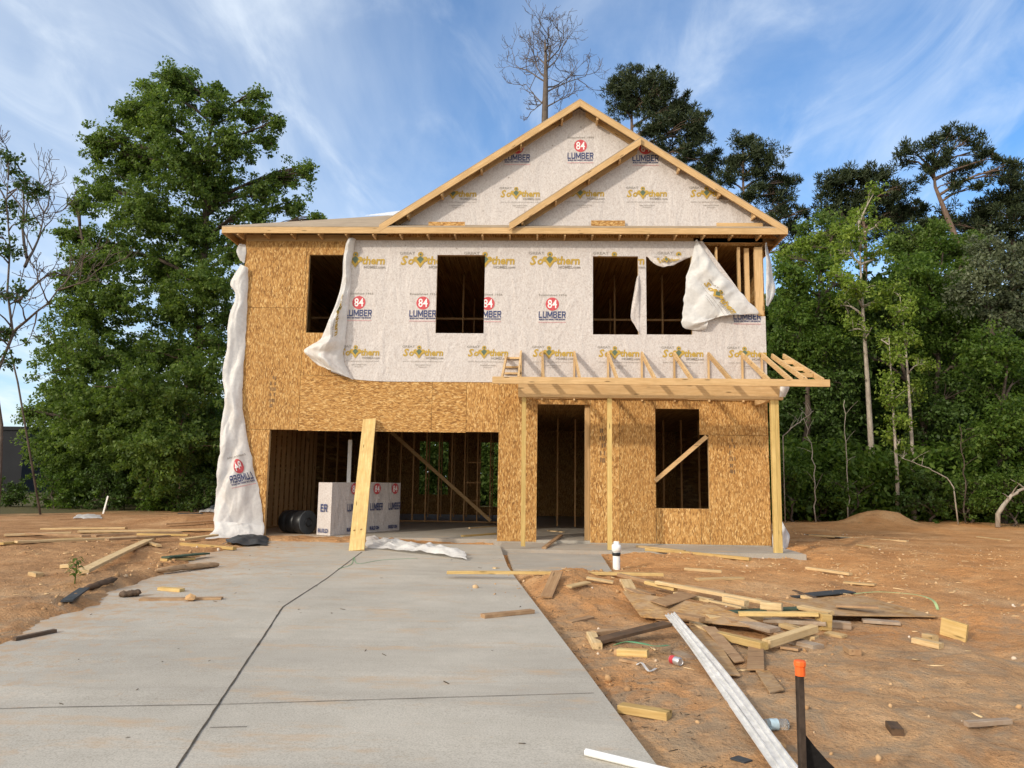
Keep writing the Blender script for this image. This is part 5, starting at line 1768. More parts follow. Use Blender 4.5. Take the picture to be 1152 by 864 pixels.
# drink can
p = G(760, 743, .033)
cn = empty('drink_can', p, 'red and silver drink can lying on the soil left of the vinyl strips', 'can'); cn.rotation_euler = (0, 0, rad(-60))
m = MB(); m.smooth = True; m.lathe([(.029, -.058), (.033, -.05), (.033, .05), (.027, .06)], 18, 0, 'x'); m.build('can_body', M['metal'], cn)
m = MB(); m.smooth = True; m.lathe([(.0335, -.048), (.0335, -.002)], 18, 0, 'x'); m.build('can_print', M['red'], cn)
m = MB(); m.lathe([(.027, .06), (.025, .056), (0, .056)], 18, 0, 'x'); m.build('can_top', M['metal'], cn)
m = MB(); m.lathe([(.029, -.058), (.026, -.055), (0, -.052)], 18, 0, 'x'); m.build('can_base', M['metal'], cn)


def ribbon(pts, w, mat, name, label, cat, lifts):
    P = resample([tuple(G(a, b_, l)) for (a, b_), l in zip(pts, lifts)], 40)
    m = MB()
    for k, p in enumerate(P):
        d = (P[min(k + 1, 39)] - P[max(k - 1, 0)]).normalized(); s_ = d.cross(Vector((0, 0, 1))).normalized()
        u = Vector((0, 0, 1)) * .003
        for q in (p - s_ * w / 2, p + s_ * w / 2, p + s_ * w / 2 + u, p - s_ * w / 2 + u): m.v.append(tuple(q))
    for k in range(39):
        for j in range(4): m.f.append((4 * k + j, 4 * k + (j + 1) % 4, 4 * k + 4 + (j + 1) % 4, 4 * k + 4 + j)); m.m.append(0)
    return tag(m.build(name, M[mat]), label, cat)


ribbon([(961, 668), (985, 666), (1010, 667), (1035, 670), (1050, 676), (1055, 686)], .03, 'strap_pale', 'plastic_strap', 'pale green strap curving over the soil right of the heap', 'strap', [.02, .05, .08, .08, .06, .01])
ribbon([(692, 726), (705, 722), (722, 724), (738, 727), (752, 726)], .04, 'strap', 'plastic_strap', 'bright green strap in front of the heap on a yellow block', 'strap', [.05, .09, .09, .07, .03])
ribbon([(380, 640), (395, 635), (398, 627), (403, 634), (430, 630), (470, 628)], .008, 'strap', 'plastic_strap', 'thin green string on the concrete by the foot of the leaning plank', 'strap', [.004] * 6)
ribbon([(716, 748), (722, 746), (730, 755), (738, 752)], .02, 'film', 'plastic_strap', 'scrap of clear film near the drink can', 'strap', [.01, .03, .02, .01])
B(826, 852, 842, 857, .07, .008, 'slate', 'black shingle scrap by the vinyl strips near the front', cat='shingle', name='shingle_scrap', group=None)
# marker stake on the left
p = G(116, 578); m = MB().bar((0, 0, 0), (.12, .0, W(120, 558, p.y).z - p.z), .05, .03, (0, 1, 0)); o = m.build('marker_stake', M['white_paint']); o.location = p; tag(o, 'white leaning marker stake before the left trees', 'stake')

# ================================================================== VEGETATION


def leaf_cloud(centers, radii, n_per, size, r, flat=.75, upbias=.5, needle=False, aspect=.55):
    """leaf shaped faces in small clumps; centers (k,3)"""
    k = len(centers); n = k * n_per
    c = np.repeat(centers, n_per, 0); rr = np.repeat(radii, n_per)[:, None]
    d = r.normal(size=(n, 3)); d /= np.linalg.norm(d, axis=1)[:, None]
    rad_ = r.random((n, 1)) ** .45
    off = d * rad_ * rr * np.array([1, 1, flat])
    p = c + off
    if needle:
        ax = d + r.normal(size=(n, 3)) * .35 + np.array([0, 0, upbias])
    else:
        ax = r.normal(size=(n, 3)) + np.array([0, 0, -.35]) + d * .6
    ax /= np.linalg.norm(ax, axis=1)[:, None]
    nn = r.normal(size=(n, 3)) + np.array([0, 0, upbias * 1.6])
    sd = np.cross(ax, nn); sd /= np.linalg.norm(sd, axis=1)[:, None] + 1e-9
    L = size * r.uniform(.45, 1.45, (n, 1)); w = L * aspect
    v = np.empty((n, 4, 3))
    v[:, 0] = p - ax * L * .5; v[:, 2] = p + ax * L * .5
    nn2 = np.cross(sd, ax)
    v[:, 1] = p + sd * w * .5 + nn2 * L * .08; v[:, 3] = p - sd * w * .5 + nn2 * L * .08
    f = np.arange(n * 4).reshape(n, 4)
    return v.reshape(-1, 3), f


def lobe_clumps(lobes, dens, r, shell=.5):
    """lobes: (centre, radius) -> clump centres"""
    cs = []
    for (c, R) in lobes:
        n = max(4, int(dens * R ** 2))
        d = r.normal(size=(n, 3)); d /= np.linalg.norm(d, axis=1)[:, None]
        rr = R * r.random((n, 1)) ** shell
        k = 1 + .25 * r.normal(size=(n, 1))
        cs.append(np.array(c) + d * rr * k * np.array([1, 1, .9]))
    return cs


TREES = 0


def tree(name, label, cat, lobes_px, Y, leaf, base_px=None, trunk_r=.2, dens=26, n_leaf=42, leaf_size=.17, clump=.36, bark='bark', seed=1, group='trees round the building lot',
         needle=False, lean=None, trunk_pts=None, twig=True, upbias=.5, flat=.75, zground=None, depth_jit=1.0, aspect=.55, shell=.5):
    r = np.random.default_rng(seed)
    D = Y + 16.5
    L = []
    for (px, py, rp_) in lobes_px:
        R = rp_ * D / FPX * (1.22 if shell > .71 else 1)
        yy = Y + r.uniform(-1, 1) * depth_jit * min(R * 1.3, 3.0)
        p = W(px, py, yy)
        L.append(((p.x, yy, p.z), R))
    cx = sum(l[0][0] * l[1] for l in L) / sum(l[1] for l in L)
    if base_px is not None: bx = W(base_px, 560, Y).x
    else: bx = cx
    zg = float(gh(np.array(bx), np.array(Y))) - .1
    top = max(l[0][2] for l in L)
    root = empty(name, (bx, Y, zg), label, cat, group)
    o3 = np.array([bx, Y, zg])
    # trunk
    if trunk_pts: T = [Vector((W(a, b_, Y).x, Y, W(a, b_, Y).z)) for a, b_ in trunk_pts]; T[0].z = min(T[0].z, zg)
    else:
        tx = max(L, key=lambda l: l[0][2])[0]
        T = []
        for k in range(9):
            t = k / 8
            T.append(Vector((bx + (tx[0] - bx) * t ** 1.5 + r.normal() * .12 * (t > 0), Y + (tx[1] - Y) * t ** 1.5 + r.normal() * .12 * (t > 0), zg + (top - zg) * t)))
    m = MB(); m.smooth = True
    n = len(T)
    m.tube([tuple(np.array(p) - o3) for p in T], [trunk_r * (1.25 if k == 0 else 1) * (1 - .85 * k / (n - 1)) for k in range(n)], 9)
    trunk = m.build('trunk', M[bark], root)
    cl = lobe_clumps(L, dens, r, shell)
    # limbs and twigs
    m = MB(); m.smooth = True

    def trunk_at(z):
        for a, b_ in zip(T[:-1], T[1:]):
            if a.z <= z <= b_.z: return a.lerp(b_, (z - a.z) / max(b_.z - a.z, 1e-6))
        return T[-1] if z > T[-1].z else T[0]
    for (c, R), cs in zip(L, cl):
        c = Vector(c)
        h = sqrt((c.x - T[0].x) ** 2 + (c.y - T[0].y) ** 2)
        s0 = trunk_at(max(zg + .3, min(c.z - .35 * h - .2, T[-1].z - .1)))
        mid = s0.lerp(c, .5) + Vector((r.normal() * .15, r.normal() * .15, .12 * h))
        lr = min(trunk_r * .4, .03 + .022 * R + .01 * h)
        pts = [s0, s0.lerp(mid, .5) + Vector((0, 0, .04 * h)), mid, mid.lerp(c, .5) + Vector((r.normal() * .1, 0, .05)), c]
        m.tube([tuple(np.array(q) - o3) for q in pts], [lr, lr * .85, lr * .65, lr * .45, lr * .25], 6)
        if twig:
            for q in cs[::max(1, len(cs) // 16)]:
                q = Vector(q); a = pts[int(r.integers(2, 5))]; mm = a.lerp(q, .55) + Vector((r.normal() * .08, r.normal() * .08, .1))
                m.tube([tuple(np.array(w) - o3) for w in (a, mm, q)], [lr * .32, lr * .2, .006], 4, cap=False)
    m.build('limbs', M[bark], root)
    cen = np.concatenate(cl); rad_ = clump * r.uniform(.55, 1.35, len(cen))
    v, f = leaf_cloud(cen, rad_, n_leaf, leaf_size, r, flat, upbias, needle, aspect)
    link('crown', np_mesh('crown', v - o3, f), M[leaf], root)
    return root


# ---- left
tree('sweetgum_tree', 'tallest broad green tree at the left, rising beside the house', 'tree',
     [(196, 90, 20), (172, 108, 20), (210, 105, 24), (150, 128, 20), (180, 140, 34), (245, 103, 11), (243, 125, 20), (290, 107, 11), (283, 130, 20), (312, 138, 12), (120, 160, 20), (110, 172, 14), (150, 185, 36), (210, 185, 40),
      (262, 165, 26), (300, 160, 13), (240, 215, 36), (345, 192, 12), (322, 203, 18), (295, 215, 20), (330, 235, 14), (355, 245, 9), (290, 245, 20), (115, 215, 24), (165, 240, 40), (225, 265, 38), (270, 285, 20), (130, 285, 34), (185, 305, 40), (235, 320, 34), (255, 355, 20)],
     15, 'leaf_gum', 207, .30, 85, 42, .135, .27, 'bark', 11, shell=.72)
tree('sweetgum_tree', 'dark leafy tree left of the tallest tree, its branches low to the ground', 'tree',
     [(90, 232, 14), (85, 265, 22), (105, 300, 28), (80, 320, 18), (95, 355, 34), (130, 340, 30), (70, 395, 22), (100, 410, 38), (140, 400, 34), (75, 450, 30), (115, 465, 42), (45, 468, 15), (32, 462, 9), (60, 500, 28), (100, 515, 38), (140, 480, 34), (145, 535, 30)],
     14, 'leaf_gum', 118, .2, 80, 44, .135, .28, 'bark', 12, shell=.72)
tree('sweetgum_tree', 'leafy tree between the tallest left tree and the hanging wrap', 'tree',
     [(200, 350, 36), (240, 385, 24), (190, 400, 40), (228, 425, 28), (170, 445, 40), (215, 465, 38), (235, 500, 24), (185, 505, 42), (160, 540, 36), (212, 545, 30)],
     13, 'leaf_gum', 205, .17, 80, 44, .135, .28, 'bark_pine', 13, shell=.72)
tree('slender_tree', 'thin sparse tree with bare twigs at the far left edge', 'tree',
     [(10, 185, 18), (25, 205, 14), (40, 215, 16), (8, 235, 18), (30, 250, 14), (5, 280, 18), (14, 330, 20), (4, 375, 18), (10, 410, 12), (-20, 200, 22), (-30, 260, 28), (-25, 340, 28)],
     6, 'leaf_dark', -2, .07, 40, 30, .13, .24, 'bark_dead', 14)
# bare twigs of its right side
shr = [('dense low bush at the far left before the dark wall', 8, 553, 17, 13, 'leaf_dark'), ('low bush left of the leaning marker stake', 62, 552, 20, 12.5, 'leaf_oak'), ('dark bush behind the leaning marker stake', 120, 550, 24, 12, 'leaf_dark'),
       ('bush under the tallest left tree', 172, 555, 22, 12, 'leaf_oak'), ('bush just left of the hanging wrap', 225, 552, 22, 11.5, 'leaf_dark')]


def shrub(label, px, py, rp_, Y, leaf, seed, size=.11, group='bushes along the wood edge'):
    r = np.random.default_rng(seed)
    lob = [(px + r.normal() * rp_ * .5, py + r.normal() * rp_ * .25 - rp_ * .2, rp_ * r.uniform(.5, .8)) for _ in range(6)] + [(px + r.normal() * rp_ * .7, py + rp_ * .6, rp_ * .55) for _ in range(5)]
    return tree('bush', label, 'bush', lob, Y, leaf, px, .05, 44, 36, size, .26, 'bark', seed, group, twig=True)


for k, (lb, px, py, rp_, Y, lf) in enumerate(shr): shrub(lb, px, py, rp_, Y, lf, 60 + k)

# ---- behind the house


def bare_tree(label, pts, Y, r0, seed, limbs, depth=3, group='trees round the building lot', zg=None):
    r = np.random.default_rng(seed)
    T = [Vector((W(a, b_, Y).x, Y, W(a, b_, Y).z)) for a, b_ in pts]
    zg = float(gh(np.array(T[0].x), np.array(Y))); T[0].z = zg - .1
    root = empty('bare_tree', T[0], label, 'tree', group); o = T[0]
    m = MB(); m.smooth = True; n = len(T)
    m.tube([p - o for p in T], [r0 * (1 - .85 * k / (n - 1)) for k in range(n)], 8); m.build('trunk', M['bark_dead'], root)
    m = MB(); m.smooth = True

    def grow(p, d, L, rad_, depth):
        pts_ = [p]; q = p; dd = d.copy()
        ns = 5
        for k in range(ns):
            dd = (dd + Vector(r.normal(size=3)) * .16 + Vector((0, 0, .06))).normalized(); q = q + dd * L / ns; pts_.append(q)
            if depth > 0 and k >= 1:
                for _ in range(1 if r.random() < .85 else 2):
                    sd = (dd + Vector(r.normal(size=3)) * .75 + Vector((0, 0, .25))).normalized()
                    grow(q, sd, L * r.uniform(.35, .6), rad_ * .5, depth - 1)
        m.tube([x - o for x in pts_], [max(.009, rad_ * (1 - .7 * k / ns)) for k in range(ns + 1)], 5 if depth else 4, cap=False)
    for (a, b_, c, d_) in limbs:
        p = W(a, b_, Y); q = W(c, d_, Y + r.uniform(-3, 3)); dd = q - p
        grow(p, dd.normalized(), dd.length, .055, depth)
    m.build('limbs', M['bark_dead'], root)
    return root


bare_tree('bare leafless tree standing up behind the roof peak', [(612, 560), (612, 200), (613, 130), (614, 90), (614, 62), (613, 45)], 28, .30, 5,
          [(613, 118, 596, 106), (613, 122, 640, 112), (614, 104, 660, 80), (613, 92, 594, 74), (614, 98, 650, 86), (613, 78, 634, 58), (613, 72, 604, 58), (613, 56, 623, 44), (613, 58, 609, 44), (612, 110, 603, 122), (613, 84, 632, 70), (614, 88, 590, 70), (614, 70, 638, 62)])
bare_tree('dead snag with bare twigs left of the dark leafy tree', [(48, 560), (20, 430), (8, 380), (30, 290), (32, 240)], 7, .035, 6, [(20, 340, 58, 300), (10, 380, 45, 330), (30, 290, 22, 240), (28, 300, 62, 240)])
PINE = dict(needle=True, leaf='needle', bark='bark_pine', leaf_size=.24, n_leaf=80, clump=.36, aspect=.2, flat=.8, upbias=.5, shell=.5)


def pine(label, lobes, Y, seed, base_px, tr=.28, dens=30, **k):
    lobes = [(a, b_, c_ * 1.14) for a, b_, c_ in lobes]
    kw = dict(PINE); kw.update(k); lf = kw.pop('leaf')
    return tree('pine_tree', label, 'tree', lobes, Y, lf, base_px, tr, dens, seed=seed, **kw)


pine('broad dark pine behind the right roof slope, tallest of the pines', [(708, 92, 17), (692, 100, 15), (730, 92, 19), (748, 100, 15), (715, 112, 22), (742, 118, 22), (768, 122, 17), (780, 140, 17), (790, 132, 9), (762, 142, 20), (735, 145, 20), (700, 120, 14), (790, 152, 12), (775, 168, 20), (800, 178, 15), (745, 170, 18), (795, 195, 16)], 28, 21, 735, .35)
pine('rounder dark pine behind the right end of the eave', [(838, 162, 13), (850, 168, 17), (866, 178, 15), (830, 185, 16), (850, 195, 16), (880, 200, 14), (892, 205, 8), (872, 220, 16), (845, 220, 14), (885, 235, 16), (890, 255, 14), (868, 250, 14), (895, 280, 14), (820, 200, 12), (905, 240, 9)], 26, 22, 850, .28)
# ---- right
pine('tall open-crowned pine with a leaning orange trunk at the right', [(1072, 152, 15), (1050, 162, 15), (1090, 160, 14), (1025, 170, 14), (1012, 180, 9), (1105, 175, 14), (1122, 178, 12), (1060, 180, 16), (1090, 190, 15), (1040, 190, 13), (1120, 198, 12), (1075, 205, 13), (1138, 190, 10), (1100, 212, 10)], 20, 23, 1083, .26, 20,
     trunk_pts=[(1090, 570), (1086, 400), (1082, 300), (1074, 265), (1062, 235), (1052, 210), (1050, 185)], depth_jit=.8)
pine('dark pine left of the tall open-crowned pine', [(935, 205, 15), (955, 198, 15), (975, 196, 13), (995, 200, 13), (945, 222, 20), (970, 222, 20), (995, 222, 18), (1015, 212, 14), (955, 250, 22), (985, 252, 22), (1012, 245, 18), (930, 240, 14), (1030, 235, 14), (1020, 270, 20), (940, 275, 18)], 23, 24, 975, .28)
pine('dark pine at the right edge of the photo', [(1140, 200, 14), (1150, 215, 18), (1130, 225, 16), (1110, 235, 18), (1145, 250, 22), (1115, 262, 20), (1090, 250, 16), (1165, 235, 24), (1060, 250, 18), (1040, 262, 16), (1085, 280, 18), (1150, 285, 24)], 22, 25, 1150, .28)
RT = [
    ('slim light green tree with a long pale bare trunk at the right', [(968, 240, 15), (962, 262, 17), (985, 255, 12), (950, 285, 17), (978, 290, 17), (940, 310, 15), (968, 325, 20), (990, 340, 14), (945, 345, 16), (960, 370, 14), (985, 215, 9)], 12.5, 'leaf_lime', 983, .13, 'bark_pale', 31, [(984, 575), (980, 500), (976, 430), (972, 370), (969, 320), (966, 250)], 20, .15),
    ('young tree with a thin white trunk beside the dirt mound', [(1008, 400, 13), (1000, 425, 13), (1005, 450, 14), (1012, 475, 13), (1000, 495, 11), (1018, 510, 13), (998, 380, 11)], 11.0, 'leaf_lime', 1010, .075, 'bark_pale', 32, [(1010, 580), (1009, 530), (1006, 480), (1003, 430), (1000, 380)], 26, .14),
    ('broad grey-green tree at the right edge', [(1110, 285, 22), (1135, 295, 24), (1155, 310, 26), (1110, 315, 26), (1140, 335, 28), (1085, 330, 22), (1165, 350, 28), (1120, 360, 24)], 13, 'leaf_grey', 1130, .2, 'bark', 33, None, 34, .16),
    ('full green tree right of the slim pale-trunked tree', [(1030, 305, 24), (1055, 320, 28), (1025, 345, 26), (1060, 360, 28), (1085, 375, 24), (1040, 390, 26), (1075, 410, 24), (1045, 430, 20)], 14, 'leaf_oak', 1050, .18, 'bark', 34, None, 34, .16),
    ('bright green tree lowest at the right edge above the pale fallen trunk', [(1105, 400, 26), (1135, 395, 26), (1150, 430, 28), (1115, 440, 28), (1140, 470, 28), (1110, 485, 24), (1150, 505, 26), (1125, 520, 22)], 11.5, 'leaf_oak', 1125, .15, 'bark', 35, None, 36, .15),
    ('dark green tree right behind the house corner', [(885, 305, 16), (900, 320, 22), (925, 300, 20), (890, 350, 22), (915, 360, 26), (880, 385, 20), (905, 400, 26), (935, 340, 20), (930, 385, 24)], 13.5, 'leaf_oak', 908, .17, 'bark', 36, None, 34, .16),
    ('shady tree right of the porch roof overhang', [(880, 425, 18), (905, 440, 24), (935, 430, 24), (890, 470, 22), (925, 475, 26), (950, 460, 20), (955, 420, 22), (945, 500, 22)], 14, 'leaf_dark', 918, .15, 'bark', 37, None, 32, .16),
    ('light green tree at mid-height behind the house corner', [(905, 275, 16), (935, 265, 16), (920, 290, 16), (895, 300, 14), (945, 320, 16), (880, 290, 10)], 16, 'leaf_lime', 925, .15, 'bark', 38, None, 26, .17),
    ('leafy tree filling the middle of the right wood', [(1000, 330, 20), (1030, 450, 24), (1060, 470, 26), (1085, 445, 22), (1040, 500, 24), (1075, 505, 24), (970, 400, 16), (1000, 360, 18)], 13.5, 'leaf_dark', 1045, .15, 'bark', 39, None, 30, .16),
    ('middling green tree rising behind the full green tree at the right', [(1005, 275, 18), (1030, 270, 18), (1055, 262, 16), (1020, 295, 20), (1048, 290, 20), (1075, 285, 18), (1095, 275, 16)], 18.5, 'leaf_gum', 1040, .17, 'bark', 41, None, 30, .17),
    ('feathery green tree above the house corner behind the eave', [(905, 258, 12), (925, 246, 13), (945, 255, 14), (915, 275, 16), (940, 280, 18), (890, 290, 14), (960, 275, 14)], 18, 'leaf_gum', 930, .15, 'bark', 42, None, 30, .16),
    ('tree of yellow-green leaves between the slim pale tree and the right edge', [(1005, 325, 14), (1012, 350, 15), (1020, 375, 15), (1006, 395, 12), (1035, 410, 14), (1024, 340, 12), (1030, 440, 14)], 11.6, 'leaf_lime', 1022, .08, 'bark_pale', 43, [(1028, 578), (1026, 500), (1022, 430), (1018, 380), (1012, 330)], 22, .14),
    ('green tree with an open crown under the leaning pine', [(1060, 275, 16), (1090, 300, 20), (1040, 290, 16), (1015, 300, 16), (1075, 320, 18)], 17, 'leaf_oak', 1065, .16, 'bark', 40, None, 28, .17),
]
for (lb, lob, Y, lf, bp, tr, bk, sd, tp, dn, ls) in RT:
    tree('broadleaf_tree', lb, 'tree', lob, Y, lf, bp, tr, int(dn * 1.9), 46, ls * .85, .36, bk, sd, trunk_pts=tp)
SH = [('low bush next to the right porch post', 893, 545, 24, 11, 'leaf_oak'), ('dark bush second from the porch along the wood edge', 925, 552, 22, 11.5, 'leaf_dark'), ('bush behind the left foot of the dirt mound', 958, 550, 22, 11, 'leaf_oak'),
      ('yellowish bush right behind the dirt mound', 1000, 548, 22, 13, 'leaf_lime'), ('dark bush right of the dirt mound', 1045, 552, 24, 11, 'leaf_dark'), ('bush left of the pale fallen trunk', 1085, 555, 22, 11, 'leaf_oak'),
      ('bush behind the pale fallen trunk at the right edge', 1135, 550, 26, 10.5, 'leaf_oak'), ('tall bush behind the low bush at the porch', 905, 510, 24, 14, 'leaf_oak'), ('leafy bush under the shady tree right of the porch', 950, 515, 22, 13, 'leaf_oak'),
      ('shady bush in the middle of the right wood edge', 1065, 525, 24, 13.5, 'leaf_dark')]
for k, (lb, px, py, rp_, Y, lf) in enumerate(SH): shrub(lb, px, py, rp_, Y, lf, 80 + k)


# ---- the woods behind, which read as one mass
def wood_mass(name, x0, x1, y0, y1, z0, z1, n, seed, leaf, label, size=.34, prof=None):
    r = np.random.default_rng(seed)
    x = r.uniform(x0, x1, n); y = r.uniform(y0, y1, n)
    h = (z1 if prof is None else prof(x)) * (1 + .22 * fbm(x * .3, y * .3, 3, seed))
    z = z0 + (h - z0) * r.random(n) ** .8
    cen = np.stack([x, y, z], 1)
    v, f = leaf_cloud(cen, r.uniform(.4, .8, n), 26, size, r)
    o = link(name, np_mesh(name, v, f), M[leaf]); o['kind'] = 'stuff'; o['label'] = label
    # stems
    m = MB(); m.smooth = True
    for k in range(min(40, int((x1 - x0) * 1.1))):
        a = r.uniform(x0, x1); b_ = r.uniform(y0, y1); hh = z1 * r.uniform(.6, .95)
        m.tube([(a, b_, -.3), (a + r.normal() * .15, b_, hh * .5), (a + r.normal() * .4, b_, hh)], [.11, .085, .03], 6, cap=False)
    s_ = m.build(name + '_stems', M['bark']); s_.parent = o
    return o


wood_mass('far_woods', 5.5, 34, 17, 26, -.2, 10.0, 15000, 51, 'leaf_dark', 'dark mass of woodland closing the view at the right')
wood_mass('far_woods', -10, 6, 22, 30, -.2, 5.5, 5200, 52, 'leaf_gum', 'woodland behind the house, glimpsed through the garage', .2)
wood_mass('far_woods', -22.0, -8, 17, 21, -.2, 4.6, 4200, 53, 'leaf_dark', 'dark undergrowth behind the left trees')
wood_mass('far_undergrowth', 5.6, 30, 11, 17, -.2, 2.6, 4200, 54, 'leaf_oak', 'tangled undergrowth along the foot of the right wood', .2)

wood_mass('far_treeline', -170, -26, 70, 100, -.2, 3.2, 5000, 56, 'leaf_dark', 'low distant treeline at the left horizon', .6)
# thin pale stems and dead branches in the right wood


def stick_tree(label, pts, Y, r0, mat='bark_pale', name='bare_sapling', cat='sapling'):
    T = resample([tuple(W(a, b_, Y)) for a, b_ in pts], 14)
    r = np.random.default_rng(len(label) * 7)
    T = [p + Vector((r.normal() * .025, r.normal() * .05, 0)) for p in T]
    m = MB(); m.smooth = True; n = len(T); o = T[0].copy()
    o.z = min(o.z, float(gh(np.array(o.x), np.array(Y))) + .02)
    T[0] = o.copy()
    m.tube([p - o for p in T], [r0 * (1 - .6 * k / (n - 1)) for k in range(n)], 7)
    for k in range(3, n - 1):
        if r.random() < .55:
            d = Vector((r.normal(), r.normal(), .5 + r.random())).normalized() * r.uniform(.25, .7)
            p = T[k] - o; m.tube([p, p + d * .5 + Vector((0, 0, .03)), p + d], [r0 * .35, r0 * .22, .004], 5, cap=False)
    ob = m.build(name, M[mat]); ob.location = o; return tag(ob, label, cat)


stick_tree('thin pale sapling stem left of the slim pale-trunked tree', [(954, 578), (953, 540), (951, 480), (950, 450)], 10.5, .022)
stick_tree('dead grey sapling leaning left near the porch', [(917, 575), (914, 510), (906, 480), (903, 470)], 10.4, .025)
stick_tree('thin dark sapling at the middle of the right wood', [(1086, 578), (1084, 520), (1080, 480)], 10.4, .03, 'bark')
stick_tree('dead pale branch arching down right of the young white tree', [(1074, 560), (1068, 540), (1050, 530), (1028, 520), (1015, 515)], 10.3, .025, 'bark_pale', 'dead_branch', 'branch')
stick_tree('curved pale fallen trunk at the right edge of the photo', [(1122, 582), (1128, 570), (1138, 558), (1152, 549), (1170, 542)], 9.6, .08, 'bark_pale', 'fallen_log', 'log')
stick_tree('dead branch sloping up to the right beside the porch', [(880, 492), (892, 480), (905, 470), (915, 462)], 10.2, .02, 'bark_pale', 'dead_branch', 'branch')

# weeds: sprout at the driveway edge and some tufts
p = G(84, 656)
sp = empty('weed_plant', p, 'small leafy weed sprouting from the soil left of the driveway', 'weed')
m = MB()
for k in range(26):
    a = k * 2.4; z = .05 + .010 * k; L = .17 * (1 - k / 60); el = .5 - .02 * k
    d = Vector((cos(a), sin(a), el)).normalized(); s_ = d.cross(Vector((0, 0, 1))).normalized() * .018; b_ = Vector((0, 0, z))
    m.add([b_, b_ + d * L * .5 + s_ + Vector((0, 0, .015)), b_ + d * L - Vector((0, 0, .04)), b_ + d * L * .5 - s_ + Vector((0, 0, .015))], [(0, 1, 2, 3)])
m.build('leaves', M['leaf_oak'], sp)
MB().tube([(0, 0, -.02), (.005, .0, .16), (.0, .005, .30)], [.007, .006, .003], 6).build('stem', M['leaf_oak'], sp)

# ---- far buildings at the left
Yb = 34
a = W(-60, 500, Yb); b_ = W(27, 500, Yb); zt = W(15, 484, Yb).z
o = empty('dark_building', (a.x, Yb, -.2), 'dark flat-topped building far off at the left edge', 'building')
MB().box(0, b_.x - a.x, 0, 8, 0, zt + .2).build('wall', M['far_wall'], o)
MB().box(-.1, b_.x - a.x + .1, -.1, 8.1, zt + .203, zt + .45).build('roof', M['far_wall'], o)
Yb = 44
a = W(24, 500, Yb); b_ = W(75, 500, Yb); zt = W(30, 503, Yb).z
o = empty('pale_building', (a.x, Yb, -.2), 'low pale-roofed building far left, beside the dark building', 'building')
MB().box(0, b_.x - a.x, 0, 6, 0, zt - .5).build('wall', M['far_wall'], o)
m = MB(); L = b_.x - a.x; z0 = zt - .3
m.add([(-.4, -.4, z0), (L + .4, -.4, z0), (L + .4, 6.4, z0), (-.4, 6.4, z0), (-.4, 3, z0 + .9), (L + .4, 3, z0 + .9)], [(0, 1, 5, 4), (2, 3, 4, 5), (0, 4, 3), (1, 2, 5), (3, 2, 1, 0)])
m.build('roof', M['far_pale'], o)

# ================================================================== SKY, SUN, CAMERA SETTINGS
AZ, EL = 41.0, 22.5
sd = Vector((-sin(rad(AZ)) * cos(rad(EL)), -cos(rad(AZ)) * cos(rad(EL)), sin(rad(EL))))
sun_d = bpy.data.lights.new('sun', 'SUN'); sun_d.energy = SUN; sun_d.angle = rad(2.5); sun_d.color = (1.0, .90, .76)
sun = bpy.data.objects.new('sun', sun_d); C.objects.link(sun)
sun.rotation_euler = sd.to_track_quat('Z', 'Y').to_euler(); sun.location = (0, 0, 30)
w = bpy.data.worlds.new('World'); S.world = w; w.use_nodes = True
nt = w.node_tree; nt.nodes.clear()
N = nt.nodes.new; Lk = nt.links.new
sky = N('ShaderNodeTexSky'); sky.sky_type = 'NISHITA'; sky.sun_disc = False; sky.sun_elevation = rad(EL); sky.sun_rotation = rad(180 + AZ)
sky.air_density = 1.0; sky.dust_density = .6; sky.ozone_density = 2.0
tc = N('ShaderNodeTexCoord'); sx = N('ShaderNodeSeparateXYZ'); Lk(tc.outputs['Generated'], sx.inputs[0])


def mth(op, a, b=0.0, clamp=False):
    n = N('ShaderNodeMath'); n.operation = op; n.use_clamp = clamp
    for k, q in enumerate((a, b)):
        if isinstance(q, bpy.types.NodeSocket): Lk(q, n.inputs[k])
        else: n.inputs[k].default_value = q
    return n.outputs[0]


zz = mth('ADD', mth('MAXIMUM', sx.outputs[2], 0.0), .16)
cx = N('ShaderNodeCombineXYZ'); Lk(mth('DIVIDE', sx.outputs[0], zz), cx.inputs[0]); Lk(mth('DIVIDE', sx.outputs[1], zz), cx.inputs[1])


def cloud(scale, rot, st, detail, dist, lo, hi, loc=(0, 0, 0)):
    mp = N('ShaderNodeMapping'); mp.inputs['Rotation'].default_value = (0, 0, rad(rot)); mp.inputs['Scale'].default_value = (scale * st, scale, 1); mp.inputs['Location'].default_value = loc
    Lk(cx.outputs[0], mp.inputs[0])
    n = N('ShaderNodeTexNoise'); n.inputs['Scale'].default_value = 1; n.inputs['Detail'].default_value = detail; n.inputs['Roughness'].default_value = .58; n.inputs['Distortion'].default_value = dist
    Lk(mp.outputs[0], n.inputs['Vector'])
    r = N('ShaderNodeMapRange'); r.interpolation_type = 'SMOOTHSTEP'; r.inputs[1].default_value = lo; r.inputs[2].default_value = hi
    Lk(n.outputs[0], r.inputs[0]); return r.outputs[0]


c1 = cloud(.7, 18, 2.2, 7, .5, .28, .84)
c2 = cloud(1.7, -14, 2.6, 9, 1.0, .40, .86, (3, 1, 0))
c3 = cloud(.45, 10, 1.4, 5, .3, .40, .72, (7, 2, 0))
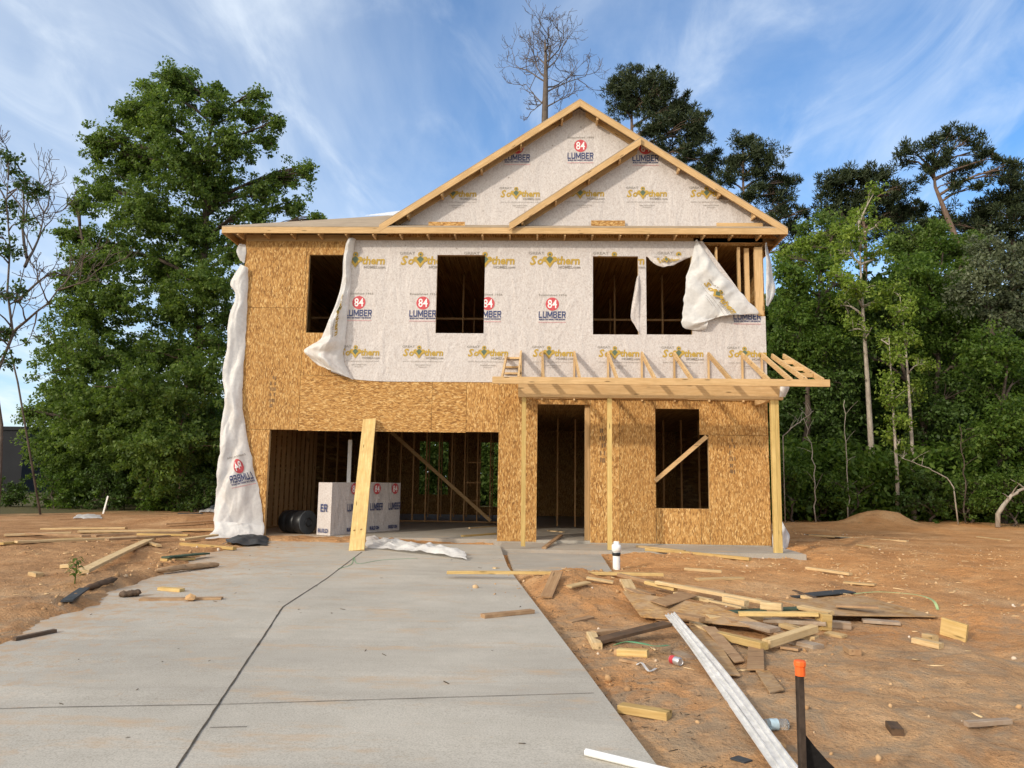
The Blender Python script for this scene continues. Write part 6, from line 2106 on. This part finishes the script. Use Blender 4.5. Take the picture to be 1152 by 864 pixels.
# the cover thickens to the left and towards the horizon
lf = mth('MULTIPLY', mth('ADD', mth('MULTIPLY', sx.outputs[0], -.75), .30), 1.0, True)
hz = N('ShaderNodeMapRange'); hz.interpolation_type = 'SMOOTHSTEP'; hz.inputs[1].default_value = .42; hz.inputs[2].default_value = .0; hz.inputs[3].default_value = 0; hz.inputs[4].default_value = 1
Lk(sx.outputs[2], hz.inputs[0])
cov = mth('ADD', mth('MULTIPLY', c1, .50), mth('MULTIPLY', c2, .46))
cov = mth('ADD', cov, mth('MULTIPLY', c3, mth('ADD', mth('MULTIPLY', hz.outputs[0], .55), mth('MULTIPLY', lf, .45))))
cov = mth('ADD', cov, mth('MULTIPLY', hz.outputs[0], .42), True)
cov = mth('MULTIPLY', mth('SUBTRACT', cov, .06), .92, True)
mx = N('ShaderNodeMix'); mx.data_type = 'RGBA'; Lk(cov, mx.inputs[0])
tint = N('ShaderNodeMix'); tint.data_type = 'RGBA'; tint.blend_type = 'MULTIPLY'; tint.inputs[0].default_value = 1; Lk(sky.outputs[0], tint.inputs[6]); tint.inputs[7].default_value = SKYTINT
Lk(tint.outputs[2], mx.inputs[6]); mx.inputs[7].default_value = CLOUD
# warm glow round the low sun, added behind the camera as soft fill
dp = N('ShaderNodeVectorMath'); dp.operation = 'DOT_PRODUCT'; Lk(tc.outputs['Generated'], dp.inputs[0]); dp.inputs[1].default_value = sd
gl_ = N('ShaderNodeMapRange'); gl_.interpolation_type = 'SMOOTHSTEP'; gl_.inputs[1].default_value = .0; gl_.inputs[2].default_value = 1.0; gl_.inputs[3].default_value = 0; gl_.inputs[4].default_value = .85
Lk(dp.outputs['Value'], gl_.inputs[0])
mg = N('ShaderNodeMix'); mg.data_type = 'RGBA'; Lk(gl_.outputs[0], mg.inputs[0]); Lk(mx.outputs[2], mg.inputs[6]); mg.inputs[7].default_value = FILL_GLOW; mx = mg
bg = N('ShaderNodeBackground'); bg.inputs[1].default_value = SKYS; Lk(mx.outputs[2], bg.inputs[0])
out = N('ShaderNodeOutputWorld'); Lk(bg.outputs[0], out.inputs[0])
S.view_settings.view_transform = 'Standard'; S.view_settings.look = 'None'; S.view_settings.gamma = 1; S.view_settings.use_curve_mapping = False
S.view_settings.exposure = EXPO
S.render.engine = 'CYCLES'
S.cycles.max_bounces = 8; S.cycles.diffuse_bounces = 4; S.cycles.transparent_max_bounces = 8
S.cycles.use_denoising = True
S.cycles.use_adaptive_sampling = True
S.render.resolution_x = 1024; S.render.resolution_y = 768
